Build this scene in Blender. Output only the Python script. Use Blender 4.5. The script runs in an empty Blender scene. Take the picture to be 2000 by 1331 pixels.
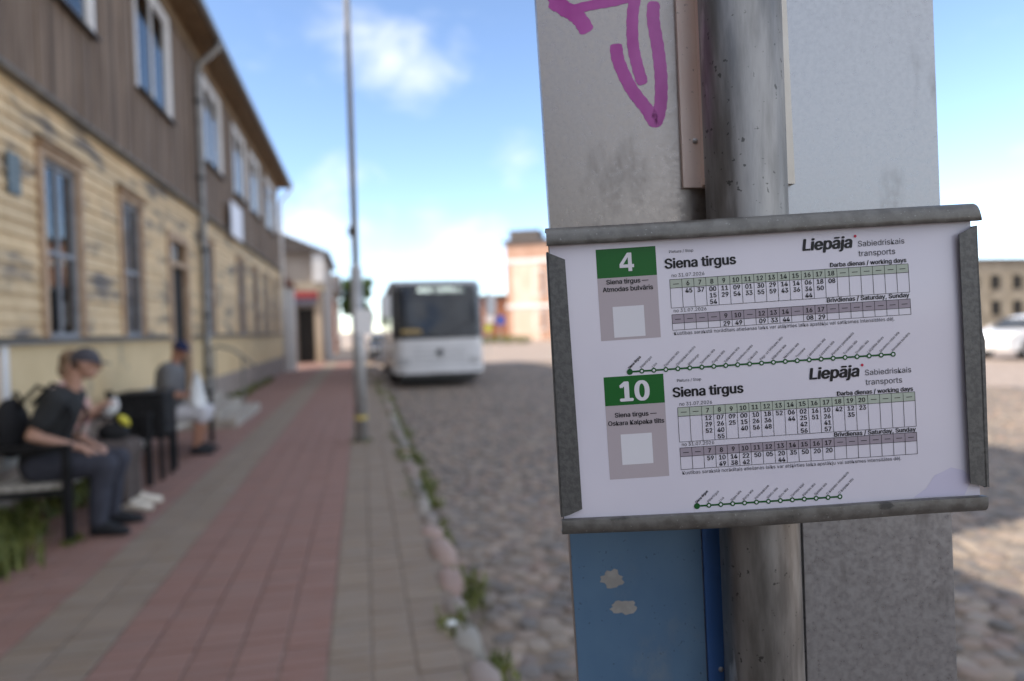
import bpy, bmesh, math, random
import numpy as np
from mathutils import Vector, Matrix, Euler

random.seed(7); rng = np.random.default_rng(7)
D = bpy.data; SC = bpy.context.scene; COL = SC.collection
PI = math.pi

# ------------------------------------------------------------------ camera
F = 2000 * 24 / 36; ROLL = .03; H = 1.5
def derot(dx, dy):
    c, s = math.cos(ROLL), math.sin(ROLL)
    return c * dx - s * dy, s * dx + c * dy
_vx, _vy = derot(708 - 1000, 648 - 665.5)              # vanishing point of the street
PITCH = math.atan(_vy / F); YAW = math.atan(-_vx / math.hypot(F, _vy))
FWD = Vector((math.sin(YAW) * math.cos(PITCH), math.cos(YAW) * math.cos(PITCH), math.sin(PITCH)))
RT0 = Vector((math.cos(YAW), -math.sin(YAW), 0)); UP0 = RT0.cross(FWD)
CAM = Vector((0, 0, H))
def ray(x, y):
    dx, dy = derot(x - 1000, y - 665.5)
    return FWD + RT0 * (dx / F) - UP0 * (dy / F)
def at_depth(x, y, d): return CAM + ray(x, y) * d
def on_z(x, y, z=0.): r = ray(x, y); return CAM + r * ((z - H) / r.z)
def on_x(x, y, X): r = ray(x, y); return CAM + r * (X / r.x)
def on_y(x, y, Y): r = ray(x, y); return CAM + r * (Y / r.y)
def on_plane(x, y, o, n): r = ray(x, y); return CAM + r * ((o - CAM).dot(n) / r.dot(n))

cam = D.objects.new('camera', D.cameras.new('camera')); COL.objects.link(cam)
c_, s_ = math.cos(ROLL), math.sin(ROLL)
RT = RT0 * c_ - UP0 * s_ ; UP = RT0 * s_ + UP0 * c_
m = Matrix((( RT.x, UP.x, -FWD.x, 0), (RT.y, UP.y, -FWD.y, 0), (RT.z, UP.z, -FWD.z, H), (0, 0, 0, 1)))
cam.matrix_world = m
cd = cam.data; cd.sensor_width = 36; cd.lens = 24; cd.clip_start = .02; cd.clip_end = 5000
cd.dof.use_dof = True; cd.dof.focus_distance = .472; cd.dof.aperture_fstop = 3.6; cd.dof.aperture_blades = 9
SC.camera = cam

# ------------------------------------------------------------------ sky, sun, exposure
EL = math.radians(36.5); SUN_H = Vector((.985, .175, 0)).normalized()      # light travels this way
W = D.worlds.new('World'); SC.world = W; W.use_nodes = True
nt = W.node_tree; N = nt.nodes; L = nt.links; N.clear()
def wn(t, **k):
    n = N.new(t)
    for a, b in k.items(): setattr(n, a, b)
    return n
sky = wn('ShaderNodeTexSky', sky_type='NISHITA', sun_disc=False)
sky.sun_elevation = EL; sky.sun_rotation = math.atan2(-SUN_H.x, -SUN_H.y); sky.air_density = 1.0; sky.dust_density = .2; sky.ozone_density = .8; sky.altitude = 3200
tc = wn('ShaderNodeTexCoord')
noi = wn('ShaderNodeTexNoise'); noi.inputs['Scale'].default_value = 7; noi.inputs['Detail'].default_value = 7; noi.inputs['Roughness'].default_value = .55; noi.inputs['Distortion'].default_value = .3
mp = wn('ShaderNodeMapping'); mp.inputs['Scale'].default_value = (1, 1, 1.7)
L.new(tc.outputs['Generated'], mp.inputs['Vector']); L.new(mp.outputs['Vector'], noi.inputs['Vector'])
def wmath(op, a, b=None, clamp=False):
    n = wn('ShaderNodeMath', operation=op, use_clamp=clamp)
    for i, v in enumerate((a, b)):
        if v is None: continue
        if isinstance(v, (int, float)): n.inputs[i].default_value = v
        else: L.new(v, n.inputs[i])
    return n.outputs[0]
def blob(x, y, rdeg, amp):
    d = ray(x, y).normalized()
    dp = wn('ShaderNodeVectorMath', operation='DISTANCE'); L.new(tc.outputs['Generated'], dp.inputs[0]); dp.inputs[1].default_value = d
    t = wmath('SUBTRACT', 1, wmath('DIVIDE', dp.outputs['Value'], math.radians(rdeg)), True)
    return wmath('MULTIPLY', wmath('POWER', t, .7), amp)
cl = None
for b in ((710, 55, 4.6, .44), (775, 95, 4.8, .52), (820, 150, 4.2, .48), (650, 395, 5, .50), (720, 440, 5, .48), (600, 425, 4.5, .45), (835, 412, 3.2, .52), (880, 500, 5, .50),
          (740, 530, 5, .42), (960, 490, 3.6, .42), (1010, 310, 3.4, .36), (885, 100, 2.2, .35), (1950, 470, 6, .40), (560, 500, 8, .6), (2100, 330, 7, .34), (150, -500, 18, .5), (1500, -700, 16, .5)):
    o = blob(*b); cl = o if cl is None else wmath('MAXIMUM', cl, o)
sep = wn('ShaderNodeSeparateXYZ'); L.new(tc.outputs['Generated'], sep.inputs[0])
low = wmath('MULTIPLY', wmath('SUBTRACT', 1, wmath('DIVIDE', sep.outputs['Z'], .12), True), .12)     # cloud bank low over the horizon all round
noi2 = wn('ShaderNodeTexNoise'); noi2.inputs['Scale'].default_value = 2.2; noi2.inputs['Detail'].default_value = 3
L.new(tc.outputs['Generated'], noi2.inputs['Vector'])
front = wmath('MULTIPLY', wmath('MAXIMUM', wmath('SUBTRACT', .35, sep.outputs['Y']), wmath('SUBTRACT', sep.outputs['Z'], .5)), 3.0, True)                 # scattered cloud added over the unseen sky, extended to brighten the shade
rest = wmath('MULTIPLY', wmath('SUBTRACT', noi2.outputs['Fac'], .30, True), wmath('MULTIPLY', front, 3.4))
cl = wmath('MAXIMUM', wmath('MAXIMUM', cl, low), rest)
dens = wmath('ADD', cl, wmath('MULTIPLY', wmath('SUBTRACT', noi.outputs['Fac'], .5), 1.25))
ramp = wn('ShaderNodeMapRange', interpolation_type='SMOOTHSTEP'); L.new(dens, ramp.inputs['Value'])
ramp.inputs['From Min'].default_value = .16; ramp.inputs['From Max'].default_value = .86; ramp.inputs['To Max'].default_value = .80
mixc = wn('ShaderNodeMix', data_type='RGBA'); L.new(ramp.outputs['Result'], mixc.inputs['Factor'])
L.new(sky.outputs['Color'], mixc.inputs['A'])
ccol = wn('ShaderNodeMix', data_type='RGBA'); L.new(noi.outputs['Fac'], ccol.inputs['Factor']); ccol.inputs['A'].default_value = (2.9, 3.1, 3.5, 1); ccol.inputs['B'].default_value = (5.2, 5.15, 5.2, 1)
L.new(ccol.outputs['Result'], mixc.inputs['B'])
bg = wn('ShaderNodeBackground'); bg.inputs['Strength'].default_value = .13
L.new(mixc.outputs['Result'], bg.inputs['Color']); wo = wn('ShaderNodeOutputWorld'); L.new(bg.outputs[0], wo.inputs[0])

sun = D.objects.new('sun', D.lights.new('sun', 'SUN')); COL.objects.link(sun)
sun.data.energy = 3.0; sun.data.angle = math.radians(.53); sun.data.color = (1, .89, .76)
sd = Vector((SUN_H.x * math.cos(EL), SUN_H.y * math.cos(EL), -math.sin(EL)))
sun.rotation_euler = sd.to_track_quat('-Z', 'Y').to_euler(); sun.location = (-30, -8, 30)
vs = SC.view_settings; vs.view_transform = 'Standard'; vs.look = 'None'; vs.exposure = 1.4; vs.gamma = 1
SC.cycles.use_denoising = True
try: SC.cycles.denoiser = 'OPENIMAGEDENOISE'
except Exception: pass
SC.cycles.max_bounces = 8

# ------------------------------------------------------------------ helpers
MATS = {}
def mat(name, c1, c2=None, scale=6., rough=.7, metal=0., bump=0., detail=4., stretch=(1, 1, 1), coord='pos', lo=.35, hi=.65, spec=.5,
        vary=0., wear=None, wear_scale=3., wear_lo=.58, wear_hi=.66, wear_stretch=(1, 1, 1), attr=None, ramp=None, rough2=None, coat=0., emit=None, alpha=None, spots=None):
    if name in MATS: return MATS[name]
    m = D.materials.new(name); m.use_nodes = True; MATS[name] = m
    t = m.node_tree; n = t.nodes; l = t.links; b = n['Principled BSDF']
    b.inputs['Roughness'].default_value = rough; b.inputs['Metallic'].default_value = metal; b.inputs['Specular IOR Level'].default_value = spec
    b.inputs['Coat Weight'].default_value = coat; b.inputs['Coat Roughness'].default_value = .08
    def src(st):
        if coord == 'pos': g = n.new('ShaderNodeNewGeometry').outputs['Position']
        else: g = n.new('ShaderNodeTexCoord').outputs['Object']
        mm = n.new('ShaderNodeMapping'); mm.inputs['Scale'].default_value = st; l.new(g, mm.inputs['Vector']); return mm.outputs['Vector']
    def noise(sc, st, det=detail):
        x = n.new('ShaderNodeTexNoise'); x.inputs['Scale'].default_value = sc; x.inputs['Detail'].default_value = det; x.inputs['Roughness'].default_value = .6
        l.new(src(st), x.inputs['Vector']); return x.outputs['Fac']
    def rng_(v, a, bb, ta=0., tb=1.):
        x = n.new('ShaderNodeMapRange'); x.interpolation_type = 'SMOOTHSTEP'; l.new(v, x.inputs['Value'])
        for k, q in zip(('From Min', 'From Max', 'To Min', 'To Max'), (a, bb, ta, tb)): x.inputs[k].default_value = q
        return x.outputs['Result']
    def mix(f, a, bb, mode='MIX'):
        x = n.new('ShaderNodeMix'); x.data_type = 'RGBA'; x.blend_type = mode
        for k, q in (('Factor', f), ('A', a), ('B', bb)):
            if isinstance(q, (int, float)): x.inputs[k].default_value = q
            elif isinstance(q, tuple): x.inputs[k].default_value = (*q[:3], 1)
            else: l.new(q, x.inputs[k])
        return x.outputs['Result']
    nz = noise(scale, stretch)
    col = mix(rng_(nz, lo, hi), c1, c2 or c1)
    if ramp:                                                # palette picked per piece
        cr = n.new('ShaderNodeValToRGB'); cr.color_ramp.interpolation = 'LINEAR'
        while len(cr.color_ramp.elements) < len(ramp): cr.color_ramp.elements.new(.5)
        for e, (i, c) in zip(cr.color_ramp.elements, enumerate(ramp)): e.position = i / (len(ramp) - 1); e.color = (*c, 1)
        if attr: a = n.new('ShaderNodeAttribute'); a.attribute_name = attr; l.new(a.outputs['Fac'], cr.inputs['Fac'])
        else: a = n.new('ShaderNodeObjectInfo'); l.new(a.outputs['Random'], cr.inputs['Fac'])
        col = mix(rng_(nz, .3, .7, .55, .0), cr.outputs['Color'], mix(.5, cr.outputs['Color'], c1), 'MIX')
    if vary:
        oi = n.new('ShaderNodeObjectInfo'); col = mix(vary, col, rngc(n, l, oi), 'MULTIPLY')
    if spots: col = mix(rng_(noise(spots[0], (1, 1, 1), 2), spots[1], spots[1] + .05, 0, spots[3]), col, spots[2])
    if wear:
        wmask = rng_(noise(wear_scale, wear_stretch, 6), wear_lo, wear_hi); col = mix(wmask, col, wear)
    l.new(col, b.inputs['Base Color'])
    if rough2 is not None: l.new(rng_(nz, lo, hi, rough, rough2), b.inputs['Roughness'])
    if bump:
        bp = n.new('ShaderNodeBump'); bp.inputs['Strength'].default_value = bump; bp.inputs['Distance'].default_value = .02; l.new(nz, bp.inputs['Height']); l.new(bp.outputs['Normal'], b.inputs['Normal'])
    if emit: b.inputs['Emission Color'].default_value = (*emit[0], 1); b.inputs['Emission Strength'].default_value = emit[1]
    if alpha is not None: b.inputs['Alpha'].default_value = alpha
    return m
def rngc(n, l, oi):
    cr = n.new('ShaderNodeValToRGB'); cr.color_ramp.elements[0].color = (.45, .45, .47, 1); cr.color_ramp.elements[1].color = (1.25, 1.2, 1.15, 1); l.new(oi.outputs['Random'], cr.inputs['Fac']); return cr.outputs['Color']

class MB:
    def __init__(s): s.v = []; s.f = []
    def add(s, vs, fs):
        k = len(s.v); s.v += [tuple(v) for v in vs]; s.f += [tuple(i + k for i in f) for f in fs]; return s
    def box(s, a, b):
        (x0, y0, z0), (x1, y1, z1) = a, b
        return s.add([(x0, y0, z0), (x1, y0, z0), (x1, y1, z0), (x0, y1, z0), (x0, y0, z1), (x1, y0, z1), (x1, y1, z1), (x0, y1, z1)],
                     [(0, 3, 2, 1), (4, 5, 6, 7), (0, 1, 5, 4), (1, 2, 6, 5), (2, 3, 7, 6), (3, 0, 4, 7)])
    def prism(s, poly, off):                                # polygon extruded by a vector
        k = len(poly); o = Vector(off); p = [Vector(q) for q in poly]
        return s.add(p + [q + o for q in p], [tuple(range(k))[::-1], tuple(range(k, 2 * k))] + [(i, (i + 1) % k, (i + 1) % k + k, i + k) for i in range(k)])
    def tube(s, pts, r, n=10, caps=True):
        pts = [Vector(p) for p in pts]; rs = r if isinstance(r, (list, tuple)) else [r] * len(pts); k = len(s.v); prev = None
        for i, p in enumerate(pts):
            d = (pts[min(i + 1, len(pts) - 1)] - pts[max(i - 1, 0)]).normalized()
            if prev is None: a = d.cross(Vector((0, 0, 1)) if abs(d.z) < .9 else Vector((1, 0, 0))).normalized()
            else: a = (prev - d * prev.dot(d)).normalized()
            prev = a; b = d.cross(a)
            for j in range(n):
                t = 2 * PI * j / n; s.v.append(tuple(p + (a * math.cos(t) + b * math.sin(t)) * rs[i]))
        for i in range(len(pts) - 1):
            for j in range(n): s.f.append((k + i * n + j, k + i * n + (j + 1) % n, k + (i + 1) * n + (j + 1) % n, k + (i + 1) * n + j))
        if caps: s.f.append(tuple(k + j for j in range(n))[::-1]); s.f.append(tuple(k + (len(pts) - 1) * n + j for j in range(n)))
        return s
    def lathe(s, c, prof, n=20, axis='z'):
        k = len(s.v); c = Vector(c)
        for r, h in prof:
            for j in range(n):
                t = 2 * PI * j / n; a, b = r * math.cos(t), r * math.sin(t)
                s.v.append(tuple(c + Vector({'z': (a, b, h), 'x': (h, a, b), 'y': (a, h, b)}[axis])))
        for i in range(len(prof) - 1):
            for j in range(n): s.f.append((k + i * n + j, k + i * n + (j + 1) % n, k + (i + 1) * n + (j + 1) % n, k + (i + 1) * n + j))
        s.f.append(tuple(k + j for j in range(n))[::-1]); s.f.append(tuple(k + (len(prof) - 1) * n + j for j in range(n))); return s
    def ball(s, c, r, n=14, m_=9):
        r = r if isinstance(r, tuple) else (r, r, r); k = len(s.v); c = Vector(c)
        for i in range(m_ + 1):
            a = -PI / 2 + PI * i / m_
            for j in range(n):
                t = 2 * PI * j / n; s.v.append((c.x + r[0] * math.cos(a) * math.cos(t), c.y + r[1] * math.cos(a) * math.sin(t), c.z + r[2] * math.sin(a)))
        for i in range(m_):
            for j in range(n): s.f.append((k + i * n + j, k + i * n + (j + 1) % n, k + (i + 1) * n + (j + 1) % n, k + (i + 1) * n + j))
        return s
    def grid(s, fn, nu, nv):
        k = len(s.v)
        for i in range(nu + 1):
            for j in range(nv + 1): s.v.append(tuple(fn(i / nu, j / nv)))
        for i in range(nu):
            for j in range(nv): a = k + i * (nv + 1) + j; s.f.append((a, a + nv + 1, a + nv + 2, a + 1))
        return s
    def mesh(s, name, m, smooth=False, off=None):
        me = D.meshes.new(name); vs_ = s.v if off is None else [(x - off[0], y - off[1], z - off[2]) for x, y, z in s.v]
        me.from_pydata(vs_, [], s.f); me.materials.append(m) if m else None
        if smooth: me.shade_smooth()
        me.update(); return me
    def build(s, name, m, parent=None, smooth=False, bevel=0., off='parent'):
        o_ = None
        if off == 'parent' and parent is not None:
            o_ = Vector((0, 0, 0)); q = parent
            while q is not None: o_ = o_ + q.location; q = q.parent
        ob = D.objects.new(name, s.mesh(name, m, smooth, o_)); COL.objects.link(ob); ob.parent = parent
        if bevel:
            bv = ob.modifiers.new('b', 'BEVEL'); bv.width = bevel; bv.segments = 2; bv.limit_method = 'ANGLE'
            bv.harden_normals = False
        return ob
def tag(o, label, cat, group=None):
    o['label'] = label; o['category'] = cat
    if group: o['group'] = group
    return o
def thing(name, label, cat, loc=(0, 0, 0), group=None):
    o = D.objects.new(name, None); COL.objects.link(o); o.location = loc; o.empty_display_size = .1; return tag(o, label, cat, group)
def struct(o): o['kind'] = 'structure'; return o
def stuff(o): o['kind'] = 'stuff'; return o
def child(name, me, parent, loc=(0, 0, 0), rot=(0, 0, 0), scale=(1, 1, 1)):
    o = D.objects.new(name, me); COL.objects.link(o); o.parent = parent; o.location = loc; o.rotation_euler = rot; o.scale = scale; return o

# ------------------------------------------------------------------ materials
M_road = mat('cobble_far', (.26, .205, .165), (.38, .30, .245), 7, .8, bump=.3)
M_cob_r = [(.105, .09, .075), (.20, .162, .128), (.28, .205, .152), (.15, .132, .118), (.32, .258, .198), (.24, .168, .13), (.115, .104, .094), (.26, .208, .158)]
M_cob = mat('cobble', (.2, .18, .165), scale=22, rough=.75, ramp=M_cob_r, bump=.25, coord='pos')
M_cobA = mat('cobble_many', (.2, .18, .165), scale=22, rough=.75, ramp=M_cob_r, attr='tone', bump=.25)
M_earth = mat('joint_earth', (.17, .135, .105), (.23, .185, .145), 9, .95, bump=.2)
RED = [(.222, .126, .098), (.258, .142, .110), (.24, .135, .106), (.272, .157, .124), (.232, .137, .11)]
GRY = [(.212, .160, .116), (.240, .182, .132), (.228, .174, .126), (.258, .198, .144), (.222, .174, .128)]
M_red = mat('paver_red', (.25, .17, .15), scale=5, rough=.85, ramp=RED, bump=.12)
M_redA = mat('paver_red_many', (.25, .17, .15), scale=5, rough=.85, ramp=RED, attr='tone', bump=.12)
M_gry = mat('paver_grey', (.24, .215, .195), scale=5, rough=.85, ramp=GRY, bump=.12)
M_gryA = mat('paver_grey_many', (.24, .215, .195), scale=5, rough=.85, ramp=GRY, attr='tone', bump=.12)
M_kerb = mat('kerb_granite', (.27, .235, .20), scale=14, rough=.8, ramp=[(.20, .19, .17), (.36, .23, .19), (.27, .245, .21), (.38, .29, .25), (.17, .15, .13), (.32, .30, .26)], bump=.4)
M_sand = mat('far_pavement', (.32, .255, .205), (.40, .32, .26), 2, .9)
M_leaf = mat('weed_leaf', (.07, .095, .018), (.17, .185, .035), 8, .6)
M_tree = mat('tree_leaf', (.045, .085, .015), (.13, .20, .03), 1.2, .6)
M_bark = mat('bark', (.10, .075, .055), (.16, .12, .09), 6, .9, bump=.3)
M_board = mat('yellow_board', (.65, .475, .265), (.75, .565, .335), 3.5, .75, wear=(.17, .145, .125), wear_scale=1.7, wear_lo=.50, wear_hi=.68, wear_stretch=(1, .6, 2.4), bump=.12, vary=.22)
M_plinth = mat('yellow_plinth', (.65, .49, .27), (.73, .56, .32), 1.5, .8, wear=(.36, .30, .22), wear_scale=1.1, wear_lo=.62, wear_hi=.72)
M_stone = mat('base_stone', (.26, .22, .19), (.36, .30, .26), 4, .9, bump=.3)
M_brown = mat('brown_board', (.145, .098, .066), (.235, .17, .12), 3, .85, stretch=(1, 5, .35), bump=.15, vary=.55)
M_ledge = mat('grey_ledge', (.16, .15, .14), (.24, .225, .205), 5, .7)
M_soffit = mat('soffit_wood', (.15, .095, .045), (.24, .155, .08), 4, .8, stretch=(4, .5, 1))
M_roof = mat('roof_sheet', (.11, .10, .095), (.17, .155, .15), 2, .7)
M_gut = mat('gutter_metal', (.18, .17, .16), (.26, .25, .235), 5, .45, .5)
M_case = mat('window_casing', (.40, .27, .17), (.50, .36, .24), 5, .8)
M_wfr = mat('white_frame', (.78, .76, .74), (.84, .82, .80), 5, .5)
M_gfr = mat('grey_frame', (.22, .225, .24), (.30, .31, .33), 5, .6)
M_glass = mat('dark_glass', (.03, .034, .04), (.05, .055, .06), 1.5, .04, spec=1.0)
M_glassL = mat('bright_glass', (.30, .34, .40), (.38, .42, .48), 1.0, .05, spec=1.0)
M_curt = mat('curtain', (.62, .63, .66), (.72, .73, .75), 8, .8, stretch=(1, 4, .3))
M_dark = mat('dark_void', (.012, .011, .01), (.02, .018, .016), 3, .9)
M_conc = mat('concrete', (.30, .265, .225), (.40, .36, .31), 5, .9, bump=.2)
M_blk = mat('black_metal', (.010, .010, .011), (.018, .018, .02), 12, .55, spec=.2, coord='obj')
M_slat = mat('pale_slat', (.40, .37, .32), (.50, .465, .41), 9, .7, stretch=(1, .2, 1), coord='obj')
M_galv = mat('lamp_galvanised', (.36, .355, .35), (.46, .455, .45), 6, .5, .4)
M_bwhite = mat('bus_white', (.66, .66, .67), (.72, .72, .73), 2, .35, coat=.3, coord='obj')
M_bblk = mat('bus_black', (.02, .02, .022), (.035, .035, .037), 4, .35, coord='obj')
M_bgl = mat('bus_glass', (.02, .023, .028), (.045, .05, .055), 1, .06, spec=.5, coord='obj')
M_tyre = mat('tyre', (.015, .015, .016), (.025, .025, .026), 12, .8, coord='obj')
M_rim = mat('rim', (.40, .40, .41), (.5, .5, .51), 6, .4, .7, coord='obj')
M_led = mat('led', (.8, .9, .85), rough=.4, emit=((.82, .95, .86), .55))

# ------------------------------------------------------------------ ground
HX = -3.1                                                   # house front
ROADZ = -.10
g = struct(MB().grid(lambda u, v: (-900 + 1800 * u, -300 + 3300 * v, -.14), 6, 6).build('ground', M_sand))
RX0, RX1, RY0, RY1 = .54, 13.5, 1.2, 30.0
road = struct(MB().box((.45, -40, -.2), (60, 170, ROADZ - .017)).build('cobbled_road', M_earth))
far_road = MB()
far_road.box((RX0, RY1, -.19), (59, 169, ROADZ - .004)); far_road.box((RX1, -39, -.19), (59, RY1, ROADZ - .006)); far_road.box((RX0, -39, -.19), (RX1, RY0, ROADZ - .005))
far_road.build('worn_road_surface', M_road, road, off=None)
walk = struct(MB().box((HX - .4, -40, -.2), (.45, 95, -.011)).build('pavement', M_earth))
lane = struct(MB().box((-60, 28.4, -.2), (HX - .401, 36, -.02)).build('side_yard', M_sand))

# cobbles: rounded uneven stones, each about 16 cm
def stone_verts(rx, ry, h, n=8, seed=None):
    ph = rng.uniform(0, 6.28); v = []
    rr = 1 + rng.uniform(-.18, .12, n)
    for s, z in ((1.0, -h), (.92, h * .45), (.62, h * .92)):
        for j in range(n):
            t = ph + 2 * PI * j / n; c, q = math.cos(t), math.sin(t); k = (abs(c) ** 3 + abs(q) ** 3) ** (-1 / 3)
            v.append((c * k * rx * rr[j] * s, q * k * ry * rr[j] * s, z))
    v.append((0, 0, h)); return v
def stone_faces(n=8):
    f = []
    for i in range(2):
        for j in range(n): f.append((i * n + j, i * n + (j + 1) % n, (i + 1) * n + (j + 1) % n, (i + 1) * n + j))
    for j in range(n): f.append((2 * n + j, 2 * n + (j + 1) % n, 3 * n))
    return f
SF = stone_faces()
def pix(p):
    v = Vector(p) - CAM; d = v.dot(FWD)
    if d < .05: return None
    dx = v.dot(RT0) / d * F; dy = -v.dot(UP0) / d * F
    return 1000 + c_ * dx + s_ * dy, 665.5 - s_ * dx + c_ * dy, d
stones = []
pit = .122; iy = 0; y = RY0 + .1
while y < RY1:
    x = RX0 + .1 + (iy % 2) * pit * .5
    while x < RX1 - .05:
        wx = rng.uniform(.78, 1.15); stones.append((x + rng.normal(0, .02), y + rng.normal(0, .02), pit * .53 * wx, pit * .53 * rng.uniform(.8, 1.12), rng.uniform(-.012, .009), rng.uniform(0, 1)))
        x += pit
    y += pit * .98; iy += 1
def shown(x, y):
    q = pix((x, y, ROADZ))
    if q is None: return 0
    if not (-20 < q[0] < 2020 and q[1] < 1345) or (1095 < q[0] < 1868): return 0
    return 1 / q[2] ** 2
order = sorted(range(len(stones)), key=lambda i: -shown(*stones[i][:2])); near = set(order[:300])
variants = []
for k in range(10):
    me = D.meshes.new('cobble'); me.from_pydata(stone_verts(1, 1, 1), [], SF); me.materials.append(M_cob); me.shade_smooth(); variants.append(me)
for i in order[:300]:
    x, y, rx, ry, dz, t = stones[i]
    child('cobble', variants[i % 10], road, (x, y, ROADZ + dz - .012), (rng.normal(0, .05), rng.normal(0, .05), rng.normal(0, .3)), (rx, ry, .014))
V, Fc, T = [], [], []
for i, (x, y, rx, ry, dz, t) in enumerate(stones):
    if i in near: continue
    k = len(V); V += [(a + x, b + y, c + ROADZ + dz - .012) for a, b, c in stone_verts(rx, ry, .014)]; Fc += [tuple(j + k for j in f) for f in SF]; T += [t] * 25
me = D.meshes.new('cobble_mass'); me.from_pydata(V, [], Fc); me.materials.append(M_cobA); me.shade_smooth()
a = me.attributes.new('tone', 'FLOAT', 'POINT'); a.data.foreach_set('value', T)
stuff(child('cobble_mass', me, road))

# pavers in stack bond: three grey columns by the kerb, five red, two wide grey, red up to the house
cols = []
xs = list(np.linspace(.385, -.205, 4)); cols += [(xs[i + 1], xs[i], 0) for i in range(3)]
xs = list(np.linspace(-.205, -1.25, 6)); cols += [(xs[i + 1], xs[i], 1) for i in range(5)]
xs = list(np.linspace(-1.25, -1.735, 3)); cols += [(xs[i + 1], xs[i], 0) for i in range(2)]
xs = list(np.linspace(-1.735, -3.1, 8)); cols += [(xs[i + 1], xs[i], 1) for i in range(7)]
pav = []
for ci, (xa, xb, kd) in enumerate(cols):
    for r in range(int((36 - 1.2) / .1)):
        y = 1.2 + r * .1 + .006 * math.sin(ci * 3.1)
        pav.append(((xa + xb) / 2, y + .05, (xb - xa) / 2 - .0035, .0475, rng.normal(0, .0016) + .004 * math.sin(y * 1.3 + ci * .4), kd, rng.uniform(0, 1), rng.normal(0, .01)))
def pshown(p):
    q = pix((p[0], p[1], 0))
    if q is None or not (-10 < q[0] < 1000 and q[1] < 1340): return 0
    return 1 / q[2] ** 3
po = sorted(range(len(pav)), key=lambda i: -pshown(pav[i])); pn = set(po[:300])
def paver_verts(hx, hy): return [(-hx, -hy, -.03), (hx, -hy, -.03), (hx, hy, -.03), (-hx, hy, -.03), (-hx, -hy, -.004), (hx, -hy, -.004), (hx, hy, -.004), (-hx, hy, -.004)] + [(sx * (hx - .006), sy * (hy - .006), 0) for sx, sy in ((-1, -1), (1, -1), (1, 1), (-1, 1))]
PF = [(0, 1, 5, 4), (1, 2, 6, 5), (2, 3, 7, 6), (3, 0, 4, 7), (4, 5, 9, 8), (5, 6, 10, 9), (6, 7, 11, 10), (7, 4, 8, 11), (8, 9, 10, 11)]
cache = {}
for i in po[:300]:
    x, y, hx, hy, dz, kd, t, rz = pav[i]; key = (round(hx, 4), kd)
    if key not in cache:
        me = D.meshes.new('paver'); me.from_pydata(paver_verts(hx, hy), [], PF); me.materials.append(M_red if kd else M_gry); cache[key] = me
    child('paver', cache[key], walk, (x, y, dz), (rng.normal(0, .006), rng.normal(0, .006), rz))
for kd, mm in ((0, M_gryA), (1, M_redA)):
    V, Fc, T = [], [], []
    for i, (x, y, hx, hy, dz, k2, t, rz) in enumerate(pav):
        if i in pn or k2 != kd: continue
        k = len(V); tx, ty = rng.normal(0, .006), rng.normal(0, .006)
        V += [(a + x, b + y, c + dz + a * ty + b * tx) for a, b, c in paver_verts(hx, hy)]; Fc += [tuple(j + k for j in f) for f in PF]; T += [t] * 12
    me = D.meshes.new('paver_mass'); me.from_pydata(V, [], Fc); me.materials.append(mm); a = me.attributes.new('tone', 'FLOAT', 'POINT'); a.data.foreach_set('value', T)
    stuff(child('paver_mass', me, walk))
MB().box((HX - .3, 36.01, -.05), (.4, 94, -.002)).build('far_paving', M_sand, walk, off=None)
# granite kerb stones, rough and uneven
y = 1.2
while y < 44:
    ln = rng.uniform(.26, .6); w_ = rng.uniform(.058, .088); b = MB(); nseg = 4
    def kf(u, v, ln=ln, w_=w_):
        yy = (u - .5) * (ln - .03); e = 1 - .22 * abs(2 * u - 1) ** 4; t = (v - .5) * 2
        return (math.copysign(abs(t) ** .8, t) * w_ * e * (1.04 if abs(t) > .9 else 1), yy, .0 if abs(t) < .75 else -.14)
    prof = [(-1.05, -.13), (-1.0, -.02), (-.75, .008), (-.2, .018), (.3, .016), (.78, 0), (1.0, -.03), (1.12, -.14)]
    jit = rng.uniform(-.009, .009, (nseg + 1, len(prof)))
    def kf2(u, v, ln=ln, w_=w_):
        i, j = round(u * nseg), round(v * (len(prof) - 1)); a_, z_ = prof[j]; e = 1 - .38 * abs(2 * u - 1) ** 3; dz_ = -.05 * abs(2 * u - 1) ** 4
        return (a_ * w_ * e + jit[i, j], (u - .5) * (ln - .02) + jit[i, j] * .5, z_ + dz_ + jit[i, j])
    b.grid(kf2, nseg, len(prof) - 1); n0 = len(prof); b.f.append(tuple(range(n0))); b.f.append(tuple(nseg * n0 + i for i in range(n0))[::-1])
    child('kerb_stone', b.mesh('kerb_stone', M_kerb, True), walk, (.465 + rng.normal(0, .012), y + ln / 2, rng.normal(0, .008) + .004), (rng.normal(0, .03), rng.normal(0, .03), rng.normal(0, .05)))
    y += ln

# ------------------------------------------------------------------ sign post and timetable
SH = [at_depth(1047, 0, .533), at_depth(1822, 0, .533), at_depth(1130, 1331, .558), at_depth(1870, 1331, .558)]
sx_ = ((SH[1] - SH[0]) + (SH[3] - SH[2])).normalized(); sdn = ((SH[2] - SH[0]) + (SH[3] - SH[1])).normalized(); sn = sx_.cross(sdn).normalized()   # sn points away from the camera
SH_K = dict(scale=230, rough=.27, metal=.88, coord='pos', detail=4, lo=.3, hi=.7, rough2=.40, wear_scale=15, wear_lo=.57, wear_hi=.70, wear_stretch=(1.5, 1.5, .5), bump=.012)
M_sheet = mat('galvanised_house_tint', (.30, .262, .235), (.36, .32, .288), wear=(.25, .22, .198), spots=(900, .65, (.17, .152, .138), .55), **SH_K)  # warm reflection of the house put into the zinc colour, left half
M_sheet2 = mat('galvanised_sky_tint', (.325, .333, .348), (.405, .414, .43), wear=(.265, .268, .275), spots=(800, .66, (.22, .222, .226), .45), **SH_K)  # cool reflection of the sky put into the zinc colour, right half
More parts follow.
